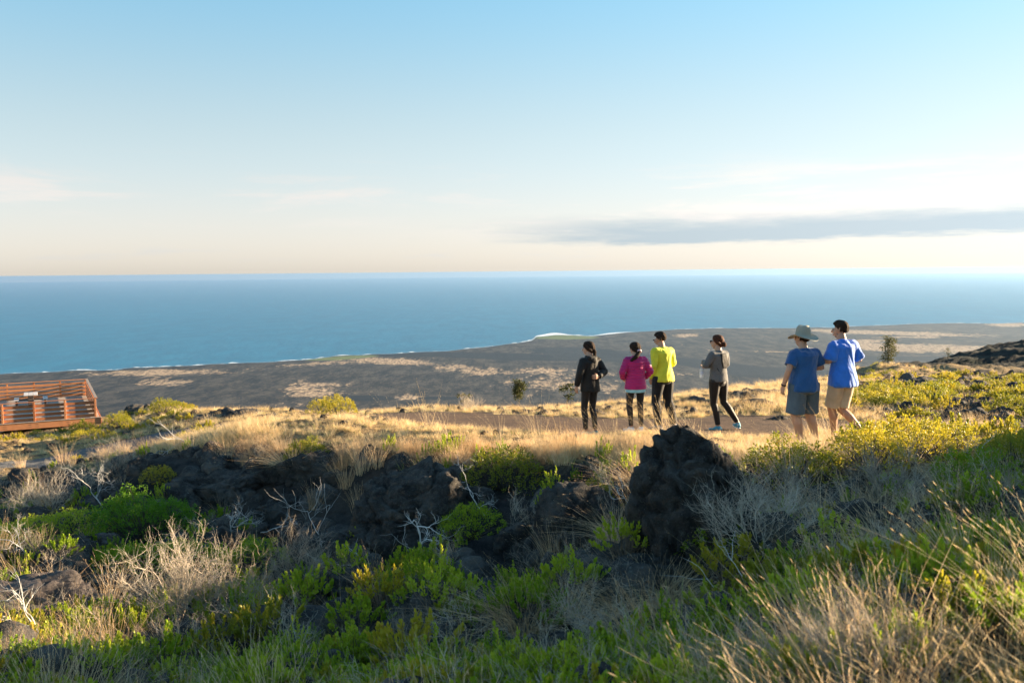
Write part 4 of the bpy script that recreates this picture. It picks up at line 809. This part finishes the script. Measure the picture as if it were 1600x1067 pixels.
def V3(*a): return Vector(a)
def hand(B, wrist, d, palm_n, side, curl=.5, s=1.0):
    """palm and five fingers; d: forearm direction, palm_n: where the palm faces, side: towards the thumb"""
    d = Vector(d).normalized(); pn = Vector(palm_n); pn = (pn-d*pn.dot(d)).normalized(); sd_ = Vector(side); sd_ = (sd_-d*sd_.dot(d)-pn*sd_.dot(pn)).normalized()
    w = Vector(wrist); pc = w+d*.075*s
    B.hull((w, (.020*s,)*3), (pc+sd_*.026*s, .014*s), (pc-sd_*.030*s, .013*s), (w+d*.03*s+sd_*.022*s, .015*s), (w+d*.03*s-sd_*.022*s, .013*s))
    for i, (off, L) in enumerate(((.030, .064), (.010, .072), (-.011, .067), (-.031, .052))):
        p0 = pc+sd_*off*s; d1 = (d+sd_*off*4+pn*curl*.6).normalized(); p1 = p0+d1*L*.5*s; d2 = (d+sd_*off*3+pn*curl*2.0).normalized(); p2 = p1+d2*L*.5*s
        B.hull((p0-d*.012*s, .0088*s), (p1, .0082*s)); B.hull((p1, .0082*s), (p2, .0070*s))
    t0 = w+d*.025*s+sd_*.022*s; t1 = t0+(d*.6+sd_*.75+pn*.25).normalized()*.038*s; t2 = t1+(d*.95+sd_*.25+pn*.3).normalized()*.030*s
    B.hull((t0, .013*s), (t1, .0100*s)); B.hull((t1, .0100*s), (t2, .0085*s))

class Person:
    """local frame: x to the figure's right, y where the chest faces, z up; feet on z = 0"""
    def __init__(s, u, v, Y, height, yaw, label, build=1.0, bw=1.0, skin=None, lean=0.0):
        p = at(u, v, Y); s.root = empty('person', (p.x, p.y, p.z), yaw, label, 'person'); s.k = height/1.75; s.root.scale = (s.k,)*3; s.b = build; s.bw = bw; s.skin = skin or SK1; s.lean = lean
        s.hipz = .93; s.J = {}
    def pose(s, legs, arms, head_yaw=0.0, head_pitch=0.0, shift=(0, 0), sh=.185, hipw=.095, drop=0.0, twist=0):
        """legs: [(knee, ankle, toe_dir)] left,right ; arms: [(elbow, wrist, handdir, palmn, side, curl)] left,right"""
        s.shift = Vector((shift[0], shift[1], -drop)); o = s.shift; s.hip = Vector((0, 0, s.hipz))+o; s.waist = s.hip+V3(0, s.lean*.3, .17); s.chest = s.hip+V3(0, s.lean*.6, .38); s.neck = s.hip+V3(0, s.lean, .54); s.sh = sh; s.hipw = hipw
        s.head = s.neck+V3(0, .030+s.lean*.3, .128); s.legs = legs; s.arms = arms; s.hy, s.hp = head_yaw, head_pitch; ct = math.cos(twist); st = math.sin(twist)
        sh *= .93; s.S = [s.chest+V3(-sh*ct, -sh*st, .062), s.chest+V3(sh*ct, sh*st, .062)]; s.Hh = [s.hip+V3(-hipw, 0, -.03), s.hip+V3(hipw, 0, -.03)]
        return s
    def body(s, thigh=.082, calf=.054, arm=.045, bare_feet=False):
        B = Blob(); b_ = s.b; bw = s.bw
        B.chain([(s.hip, (.155*b_, .105*bw, .10)), (s.waist, (.130*b_, .090*bw, .10)), (s.chest, (.150*b_, .098*bw, .13))])
        B.hull((s.chest+V3(0, 0, .06), (.14*b_, .085*bw, .08)), (s.S[0], .052), (s.S[1], .052)); B.hull((s.neck-V3(0, 0, .06), .066), (s.head-V3(0, .01, .08), .060))
        for i, (kn, an, td) in enumerate(s.legs):
            kn = Vector(kn); an = Vector(an); mid = kn.lerp(an, .30)+V3(0, -.018, 0)
            B.hull((s.Hh[i], (thigh*1.1,)*3), (s.Hh[i].lerp(kn, .45), thigh*.92)); B.hull((s.Hh[i].lerp(kn, .45), thigh*.92), (kn, calf*1.06)); B.hull((kn, calf*1.05), (mid, calf*1.06)); B.hull((mid, calf*1.06), (an, .034))
            td = Vector(td).normalized(); B.hull((an+V3(0, 0, -.03), .034), (an+td*.13+V3(0, 0, -.055), (.036, .036, .022)), (an-td*.04+V3(0, 0, -.05), .03))
        for i, (el_, wr, hd, pn, sd_, cu) in enumerate(s.arms):
            el_ = Vector(el_); wr = Vector(wr); B.hull((s.S[i], arm*1.12), (el_, arm*.86)); B.hull((el_, arm*.86), (el_.lerp(wr, .35), arm*.84)); B.hull((el_.lerp(wr, .35), arm*.84), (wr, arm*.56)); hand(B, wr, hd, pn, sd_, cu)
        # head, in its own turn
        R_ = Matrix.Rotation(s.hy, 3, 'Z')@Matrix.Rotation(s.hp, 3, 'X'); s.HR = R_; h = s.head
        def hp_(x, y, z): return h+R_@V3(x, y, z)*1.13
        s.hpt = hp_
        def blob(*its): B.hull(*[(hp_(*c), r) for c, r in its])
        blob(((0, -.012, .035), (.074, .084, .075)), ((0, .015, .0), (.068, .076, .08))); blob(((0, .02, -.01), .062), ((0, .045, -.085), (.036, .034, .022)), ((0, .058, -.03), (.045, .03, .04)))
        blob(((0, .092, .010), .008), ((0, .112, -.022), .012), ((0, .085, -.030), .016)); blob(((0, .088, -.058), (.022, .010, .006)), ((0, .086, -.063), (.020, .010, .006)))
        for sx in (-1, 1):
            blob(((sx*.074, -.005, .012), (.008, .017, .022)), ((sx*.079, -.012, .022), (.006, .014, .016)), ((sx*.073, 0, -.018), (.007, .010, .010)))
        s.body_o = B.fuse('body', s.skin, s.root, .0055, 2, .40)
        for sx in (-1, 1):
            e = Blob(); e.hull((hp_(sx*.030, .083, .012), (.013, .007, .006))); e.fuse('eye', EYE, s.root, .003, 1, .5)
        e = Blob(); e.hull((hp_(-.018, .093, -.060), .005), (hp_(.018, .093, -.060), .005), (hp_(0, .097, -.060), .006)); e.fuse('mouth', LIP, s.root, .0028, 1, .5)
        return s
    def tights(s, mat, name='leggings', ex=.010, thigh=.085, calf=.058, stop=.10, wr=.003, hem=None, vox=.007):
        B = Blob(); B.hull((s.hip+V3(0, 0, .03), (.158*s.b+ex, .108*s.bw+ex, .07)), (s.hip+V3(0, -.01, -.05), (.150*s.b+ex, .110*s.bw+ex, .08)))
        for i, (kn, an, td) in enumerate(s.legs):
            kn = Vector(kn); an = Vector(an); mid = kn.lerp(an, .30)+V3(0, -.018, 0); end = kn.lerp(an, 1-stop); t2 = thigh+ex
            B.hull((s.Hh[i], t2*1.1), (s.Hh[i].lerp(kn, .45), t2*.92)); B.hull((s.Hh[i].lerp(kn, .45), t2*.92), (kn, calf+ex)); 
            B.tube([(kn, calf+ex, calf+ex), (mid, calf+ex, calf+ex), (mid.lerp(end, .5), (calf+ex)*.86, (calf+ex)*.86), (end, (.040+ex), (.040+ex))])
            B.hull((kn, calf+ex), (mid, calf+ex))
        return B.fuse(name, mat, s.root, vox, 3, .4, wr, 3, (0, 0, 1), 7)
    def shorts(s, mat, L=.90, r=.105, rh=.112, wr=.010):
        B = Blob(); B.hull((s.hip+V3(0, 0, .04), (.165*s.b, .118*s.bw, .06)), (s.hip+V3(0, -.01, -.07), (.162*s.b, .120*s.bw, .07)))
        for i, (kn, an, td) in enumerate(s.legs):
            kn = Vector(kn); h0 = s.Hh[i]; end = h0.lerp(kn, L); ax = (kn-h0).normalized()
            B.tube([(h0+V3(0, 0, .05), r, r*1.02), (h0.lerp(kn, .4), r*1.02, r*1.04), (h0.lerp(kn, .7), rh*.98, rh), (end, rh, rh*1.03, ax)])
        return B.fuse('shorts', mat, s.root, .007, 3, .5, wr, 11, (.2, 0, 1), 6)
    def top(s, mat, name='shirt', ex=.022, hem=-.06, flare=.012, sleeve=.55, sr=.064, cuff=None, wr=.012, seed=1, wdir=(.45, 0, 1), wf=7, puff=None, hr=None, collar=.062, extra=None, ratio=.55, hemfull=None, belly=0.0):
        B = Blob(); b_, bw = s.b, s.bw; hz_ = s.hip+V3(0, 0, hem); hx = hemfull or (.160*b_+ex+flare)
        B.tube([(hz_, hx, .112*bw+ex+flare, (0, 0, 1)), (s.hip+V3(0, 0, .06), .150*b_+ex+flare*.5, .104*bw+ex+flare*.5+belly*.5, (0, 0, 1)), (s.waist+V3(0, belly*.5, .0), .138*b_+ex, .098*bw+ex+belly, (0, 0, 1)), (s.chest-V3(0, 0, .05), .150*b_+ex, .100*bw+ex, (0, 0, 1)), (s.chest+V3(0, 0, .05), .158*b_+ex, .104*bw+ex, (0, 0, 1))], 36)
        B.hull((s.chest+V3(0, 0, .04), (.152*b_+ex, .102*bw+ex, .075)), (s.S[0]+V3(.005, 0, -.008), .055+ex*.7), (s.S[1]+V3(-.005, 0, -.008), .055+ex*.7)); B.hull((s.chest+V3(0, -.005, .06), (.13, .078, .05)), (s.neck+V3(0, -.004, -.032), (collar+.008, collar+.002, .020))); B.hull((s.neck+V3(0, -.008, -.050), (collar*.95, collar*.9, .020)), (s.S[0]+V3(.03, 0, .012), .044+ex*.6), (s.S[1]+V3(-.03, 0, .012), .044+ex*.6))
        for i, (el_, wr_, hd, pn, sd_, cu) in enumerate(s.arms):
            el_ = Vector(el_); wr_ = Vector(wr_); S_ = s.S[i]
            if sleeve <= 1:
                e = S_.lerp(el_, sleeve*1.0); B.hull((S_, .058+ex*.6), (S_.lerp(e, .35), sr)); B.tube([(S_.lerp(e, .1), sr*.95, sr*.98), (S_.lerp(e, .6), sr*1.0, sr*1.05), (e, sr*1.04, sr*1.10)])
            else:
                f = sleeve-1; e = el_.lerp(wr_, f); B.hull((S_, .058+ex*.6), (el_, sr*.92)); B.hull((el_, sr*.92), (el_.lerp(wr_, .3), sr*.86)); cr = cuff or sr*.62
                B.tube([(el_, sr*.90, sr*.90), (el_.lerp(wr_, f*.5), sr*.86, sr*.86), (e, cr, cr)])
        if extra: extra(B)
        return B.fuse(name, mat, s.root, .0065, 14, ratio, wr, seed, wdir, wf, puff)
    def shoes(s, mat, sole=None):
        for i, (kn, an, td) in enumerate(s.legs):
            an = Vector(an); td = Vector(td).normalized(); B = Blob(); up_ = V3(0, 0, 1); B.hull((an+V3(0, 0, -.02), .047), (an-td*.045-up_*.045, (.040, .040, .032))); B.hull((an-td*.045-up_*.050, (.038, .038, .030)), (an+td*.06-up_*.05, (.044, .044, .034)), (an+td*.01-up_*.02, .044)); B.hull((an+td*.06-up_*.052, (.044, .044, .030)), (an+td*.155-up_*.062, (.040, .040, .022)))
            sh_ = B.fuse('shoe', mat, s.root, .006, 2, .6)
            B = Blob(); B.hull((an-td*.05-up_*.082, (.040, .040, .010)), (an+td*.05-up_*.084, (.048, .048, .010)), (an+td*.165-up_*.084, (.040, .040, .009))); B.fuse('sole', sole or WHITE, sh_, .006, 1, .6)
    def hairshape(s, mat, kind):
        B = Blob(); hp_ = s.hpt
        def bl(*its): B.hull(*[(hp_(*c), r) for c, r in its])
        if kind == 'short':
            bl(((0, -.020, .045), (.084, .086, .076)), ((0, .02, .075), (.070, .060, .050))); bl(((0, -.040, .03), (.080, .062, .06)), ((0, -.052, -.012), (.058, .034, .030))); bl(((0, .030, .080), (.060, .046, .036)), ((0, .058, .076), (.045, .022, .020)))
            for sx in (-1, 1): bl(((sx*.066, .01, .045), (.014, .024, .03)), ((sx*.072, -.025, .0), (.010, .022, .03)))
        else:
            bl(((0, -.020, .045), (.086, .090, .080)), ((0, .02, .070), (.074, .062, .052))); bl(((0, -.040, .03), (.082, .066, .06)), ((0, -.062, -.050), (.050, .030, .030)))
            for sx in (-1, 1): bl(((sx*.062, .045, .050), (.018, .030, .03)), ((sx*.075, -.01, .0), (.014, .036, .035)), ((sx*.05, -.05, -.03), (.02, .03, .03)))
        if kind == 'pony': bl(((0, -.092, -.030), (.028, .024, .028)), ((0, -.100, -.060), .026)); bl(((0, -.100, -.060), .026), ((0, -.095, -.12), .022)); bl(((0, -.095, -.12), .022), ((.0, -.085, -.185), .010))
        if kind == 'bun': bl(((.0, -.098, -.025), (.046, .040, .044)), ((.01, -.108, -.040), (.036, .03, .036)))
        if kind == 'side':
            bl(((0, -.095, -.030), (.030, .026, .030)), ((-.02, -.100, -.065), .030)); bl(((-.02, -.100, -.065), .032), ((-.085, -.085, -.130), .040)); bl(((-.085, -.085, -.13), .040), ((-.150, -.035, -.185), .024))
        ratio = .6
        return B.fuse('hair', mat, s.root, .0055, 2, ratio, .011, 7, (.1, 0, 1), 16)
UPN = (0, 0, -1)
# In the local frames below a yaw of 0 looks straight away from the camera; positive yaw turns the figure to its left.
# --- woman in the black hooded jacket
p = Person(922, 682, 15.0, 1.61, math.radians(36), 'woman in black hooded jacket and black leggings standing leftmost on the road edge', .88, .92, SK1)
p.pose([((-.10, .05, .50), (-.085, .02, .095), (-.35, .9, 0)), ((.075, .02, .50), (.105, -.03, .095), (.25, .95, 0))],
       [((-.245, -.01, 1.16), (-.250, .07, .93), (0, .25, -1), (1, 0, 0), (0, 1, 0), .5), ((.285, -.07, 1.17), (.06, -.165, 1.10), (-1, -.1, .02), (0, 1, 0), (0, 0, 1), .6)], math.radians(28), -.05, (0, 0), .170, .085)
p.body(.076, .050, .040)
p.tights(BLK, 'leggings', .004, .078, .052, .12)
JB = cloth('black_jacket_cloth', (.014, .014, .014), .7, bs=.6, sheen=.05)
def hood(B): B.hull((p.neck+V3(-.075, -.075, -.035), .036), (p.neck+V3(.075, -.075, -.035), .036), (p.neck+V3(0, -.115, -.085), (.05, .03, .055))); B.hull((p.neck+V3(-.075, -.075, -.03), .036), (p.neck+V3(-.065, .02, -.02), .030)); B.hull((p.neck+V3(.075, -.075, -.03), .036), (p.neck+V3(.065, .02, -.02), .030))
p.top(JB, 'jacket', .036, -.10, .010, 1.92, .066, .040, .028, 2, (.3, 0, 1), 6, None, extra=hood)
p.shoes(simple('teal_shoe_mesh', (.02, .26, .28), .6), WHITE); p.hairshape(HAIR, 'pony')
# --- girl in the pink quilted jacket
p = Person(993, 675, 14.5, 1.47, math.radians(10), 'girl in magenta quilted jacket over black leggings beside the man in yellow', .98, 1.0, SK1)
p.pose([((-.115, .03, .50), (-.085, .0, .095), (-.55, .85, 0)), ((.10, .03, .50), (.110, -.01, .095), (.10, 1, 0))],
       [((-.278, -.05, 1.17), (-.215, .11, 1.02), (.6, .7, -.3), (0, 0, -1), (1, 0, 0), .6), ((.278, -.05, 1.17), (.215, .11, 1.02), (-.6, .7, -.3), (0, 0, -1), (-1, 0, 0), .6)], math.radians(30), -.12, (0, 0), .175, .095)
p.body(.078, .052, .042); p.tights(BLK, 'leggings', .004, .080, .053, .10)
def quilt(V): return .010*np.abs(np.sin(V[:, 2]*math.pi/.055))**.6*1.0-.006
p.top(cloth('pale_blue_shirt_hem', (.30, .58, .66), .8), 'undershirt', .030, -.155, .008, .5, .055, None, .006, 5)
p.top(cloth('magenta_quilted_nylon', (.42, .012, .13), .45, bs=.25), 'jacket', .044, -.09, .012, 1.85, .070, .050, .006, 4, (1, 0, .1), 7, quilt, extra=lambda B: (B.hull((p.neck+V3(-.07, -.07, -.04), .038), (p.neck+V3(.07, -.07, -.04), .038), (p.neck+V3(0, -.10, -.13), (.045, .022, .03))), B.hull((p.neck+V3(0, 0, -.03), (.075, .07, .03)), (p.neck+V3(0, .01, .0), (.068, .064, .02)))))
p.shoes(simple('white_shoe_mesh', (.80, .80, .80), .6), WHITE); p.hairshape(HAIR, 'side')
q_ = Blob(); q_.tube([(p.hpt(.0, -.094, -.034), .040, .040), (p.hpt(-.014, -.104, -.056), .042, .042)]); q_.fuse('hair_tie', simple('pale_pink_tie', (.80, .50, .52)), p.root, .005, 2, .6, .004, 2, (1, 0, 0), 30)
# --- man in the yellow shirt
p = Person(1036, 672, 15.5, 1.72, math.radians(34), 'man in bright yellow long sleeved shirt and black trousers looking down at the girl', .98, 1.08, SK2, .03)
p.pose([((-.12, .06, .50), (-.115, .0, .095), (-.35, .95, 0)), ((.13, .02, .50), (.190, -.08, .095), (.15, 1, 0))],
       [((-.235, -.02, 1.15), (-.185, .11, .915), (.15, .25, -1), (1, 0, 0), (0, 1, 0), .6), ((.245, .02, 1.16), (.13, .23, 1.08), (-.6, .7, .1), (0, 0, -1), (-1, 0, 0), .7)], math.radians(26), -.30, (0, 0), .190, .10)
p.body(.088, .056, .046)
p.tights(cloth('black_trousers', (.014, .014, .015), .8), 'trousers', .018, .092, .060, .04, .008)
p.top(cloth('neon_yellow_jersey', (.64, .66, .04), .7, bs=.3), 'shirt', .024, -.055, .018, 1.94, .060, .036, .038, 6, (.4, 0, 1), 6, belly=.02)
p.shoes(simple('grey_trainers', (.25, .25, .26), .7), WHITE); p.hairshape(HAIR, 'short')
def glasses(pp, lens=DARK, big=False):
    for sx in (-1, 1):
        g = Blob(); g.hull((pp.hpt(sx*.034, .104, .012), (.025 if big else .020, .004, .018 if big else .012))); g.fuse('glasses_lens', lens, pp.root, .0035, 1, .6)
        g = Blob(); g.chain([(pp.hpt(sx*.055, .100, .016), .0035), (pp.hpt(sx*.076, .05, .018), .0035), (pp.hpt(sx*.080, -.012, .02), .0035)]); g.fuse('glasses_arm', DARK, pp.root, .003, 0, .6)
    g = Blob(); g.hull((pp.hpt(-.016, .110, .016), .0032), (pp.hpt(.016, .110, .016), .0032)); g.fuse('glasses_bridge', DARK, pp.root, .003, 0, .6)
glasses(p)
# --- woman in the grey jacket with folded arms
p = Person(1122, 674, 15.0, 1.63, math.radians(34), 'woman in grey and black jacket with folded arms holding a water bottle', .96, 1.0, SK1)
p.pose([((-.075, .04, .50), (-.020, -.02, .095), (-.2, 1, 0)), ((.135, .0, .52), (.365, -.13, .135), (.45, .85, .05))],
       [((-.275, .05, 1.20), (-.16, .21, 1.26), (1, .3, .15), (0, 0, -1), (0, 1, 0), .5), ((.255, .05, 1.19), (-.12, .215, 1.155), (-1, .12, 0.02), (0, -1, 0), (0, 0, 1), .8)], math.radians(34), .02, (0, 0), .175, .095)
p.body(.086, .054, .041); p.tights(cloth('black_leggings', (.016, .013, .012), .55), 'leggings', .006, .092, .055, .08, .003)
GJ = cloth('grey_heather_jersey', (.125, .123, .12), .85, bs=.4)
p.top(GJ, 'jacket', .022, -.02, .010, 1.95, .056, .034, .018, 8, (1, 0, .35), 7)
B_ = Blob(); B_.hull((p.chest+V3(-.045, -.106, .075), .026), (p.chest+V3(.060, -.106, .075), .026), (p.chest+V3(-.020, -.118, -.15), (.012, .022, .02)), (p.chest+V3(.070, -.116, -.15), (.014, .022, .02)), (p.chest+V3(-.050, -.114, -.03), (.014, .026, .05)), (p.chest+V3(.072, -.114, -.03), (.016, .026, .05)))
B_.fuse('back_panel', BLK, p.root, .006, 3, .5, .004, 9, (1, 0, .2), 8)
B_ = Blob(); B_.chain([(p.chest+V3(-.125, -.105+.02, -.16), .008), (p.hip+V3(-.02, -.135, .05), .008)]); B_.fuse('seam_stripe', BLK, p.root, .004, 1, .6)
p.shoes(simple('blue_trainers', (.05, .30, .42), .6), WHITE); p.hairshape(HAIRA, 'bun'); glasses(p, DARK, True)
hb = p.root.matrix_basis.copy(); hb = Matrix.Translation(p.root.location)@Matrix.Rotation(p.root.rotation_euler.z, 4, 'Z')@Matrix.Scale(p.k, 4)
wb_ = hb@Vector((-.225, .19, 1.085)); bot = empty('water_bottle', wb_-Vector((0, 0, .11)), 0, 'clear plastic water bottle held by the woman in grey', 'bottle')
m, k, b, out = material('clear_bottle_plastic'); b.inputs['Base Color'].default_value = (.85, .90, .93, 1); b.inputs['Roughness'].default_value = .12; b.inputs['Alpha'].default_value = .55; PL = m
A = Blob(); A.tube([((0, 0, 0), .030, .030, (0, 0, 1)), ((0, 0, .008), .034, .034, (0, 0, 1)), ((0, 0, .13), .034, .034, (0, 0, 1)), ((0, 0, .17), .015, .015, (0, 0, 1)), ((0, 0, .185), .013, .013, (0, 0, 1))]); A.fuse('bottle', PL, bot, .004, 1, .6)
A = Blob(); A.tube([((0, 0, .055), .0355, .0355, (0, 0, 1)), ((0, 0, .105), .0355, .0355, (0, 0, 1))]); A.fuse('paper_band', simple('white_blue_band', (.55, .60, .72)), bot, .004, 0, .6)
A = Blob(); A.tube([((0, 0, .182), .015, .015, (0, 0, 1)), ((0, 0, .200), .015, .015, (0, 0, 1))]); A.fuse('cap', simple('white_cap', (.8, .8, .8)), bot, .003, 0, .6)
# --- man with the sun hat
p = Person(1255, 701, 12.8, 1.72, math.radians(20), 'heavy man in dark blue shirt, slate shorts and a grey sun hat', 1.08, 1.25, SK1, .02)
p.pose([((-.125, .03, .50), (-.060, -.02, .095), (-.15, 1, 0)), ((.145, .07, .50), (.235, .0, .095), (.2, 1, 0))],
       [((-.285, -.02, 1.16), (-.315, .06, .925), (-.05, .2, -1), (1, 0, 0), (0, 1, 0), .45), ((.315, .02, 1.17), (.27, .25, 1.13), (.2, .9, .25), (-1, 0, 0), (0, 0, 1), .7)], math.radians(18), .02, (0, 0), .205, .110)
p.body(.100, .066, .050)
p.shorts(cloth('slate_shorts_cloth', (.075, .115, .150), .75, bs=.4), .93, .120, .125, .022)
p.top(cloth('navy_blue_tshirt', (.014, .085, .25), .8, bs=.5, sheen=.4), 'shirt', .028, -.075, .022, .74, .080, None, .045, 12, (.45, 0, 1), 5.5, belly=.03)
p.shoes(simple('dark_sandals', (.06, .05, .05), .7), DARK); p.hairshape(HAIR, 'short')
B_ = Blob(); a_ = Vector(p.arms[0][0]).lerp(Vector(p.arms[0][1]), .90); b2 = Vector(p.arms[0][0]).lerp(Vector(p.arms[0][1]), .98); B_.tube([(a_, .038, .038), (b2, .036, .036)]); B_.fuse('wristwatch', DARK, p.root, .004, 1, .6)
hc = p.hpt(0, 0, .045); hat = Blob()
HT = simple('grey_khaki_hat_cloth', (.36, .34, .275), .85)
bm = bmesh.new(); rows = [(.0, .160), (.045, .166), (.076, .156), (.096, .112), (.100, .060), (.106, .005), (.160, -.012), (.205, .000), (.206, -.006), (.160, -.020), (.104, -.004)]; prev = None; ns = 40
for r_, z_ in rows[1:]:
    ring = []
    for j in range(ns):
        a = 2*math.pi*j/ns; dip = 0; ex_ = 1.0
        if r_ > .12: dip = (-.050*abs(math.sin(a))+.040*abs(math.cos(a))**1.5)*((r_-.10)/.10); ex_ = 1.0
        if r_ < .05: dip = -.012*math.cos(2*a)-.008
        ring.append(bm.verts.new(p.head+p.HR@Vector((r_*math.cos(a)*.98, r_*math.sin(a)*1.08-.01, z_+.030+dip+.003*math.sin(5*a+z_*40)))))
    if prev:
        for j in range(ns): bm.faces.new((prev[j], prev[(j+1) % ns], ring[(j+1) % ns], ring[j]))
    else: bm.faces.new(ring)
    prev = ring
me = bpy.data.meshes.new('sun_hat'); bmesh.ops.recalc_face_normals(bm, faces=bm.faces[:]); bm.to_mesh(me); bm.free(); me.materials.append(HT); me.polygons.foreach_set('use_smooth', np.ones(len(me.polygons), bool))
ho = link('hat', me, p.root); md = ho.modifiers.new('s', 'SUBSURF'); md.levels = 1; md.render_levels = 2
B_ = Blob(); B_.tube([(p.head+p.HR@Vector((0, -.01, .038)), .098, .106, p.HR@Vector((0, 0, 1))), (p.head+p.HR@Vector((0, -.01, .068)), .098, .106, p.HR@Vector((0, 0, 1)))], 40); B_.fuse('hat_band', simple('hat_band_cloth', (.20, .16, .12)), ho, .005, 1, .6, .003, 3, (1, 1, 0), 25)
# --- boy in the bright blue shirt
p = Person(1315, 694, 12.9, 1.80, math.radians(26), 'tall boy in bright royal blue shirt and khaki shorts striding away', .94, .98, SK2, .02)
p.pose([((-.10, .10, .50), (-.020, .12, .095), (-.1, 1, 0)), ((.03, .05, .49), (.235, -.16, .165), (.55, .75, -.25))],
       [((-.225, .03, 1.17), (-.27, .26, 1.14), (-.1, 1, .1), (1, 0, 0), (0, 0, 1), .7), ((.285, -.02, 1.17), (.195, .20, 1.09), (-.5, .85, .0), (-1, 0, 0), (0, 0, 1), .7)], math.radians(28), -.06, (0, 0), .190, .095)
p.body(.084, .056, .042)
p.shorts(cloth('khaki_shorts_cloth', (.50, .385, .26), .8, bs=.35), .93, .098, .096, .016)
p.top(cloth('royal_blue_tshirt', (.025, .17, .66), .75, bs=.4, sheen=.5), 'shirt', .028, -.100, .030, .88, .070, None, .045, 17, (-.3, 0, 1), 5.5)
p.shoes(simple('grey_white_trainers', (.16, .17, .19), .7), WHITE); p.hairshape(HAIR, 'short')
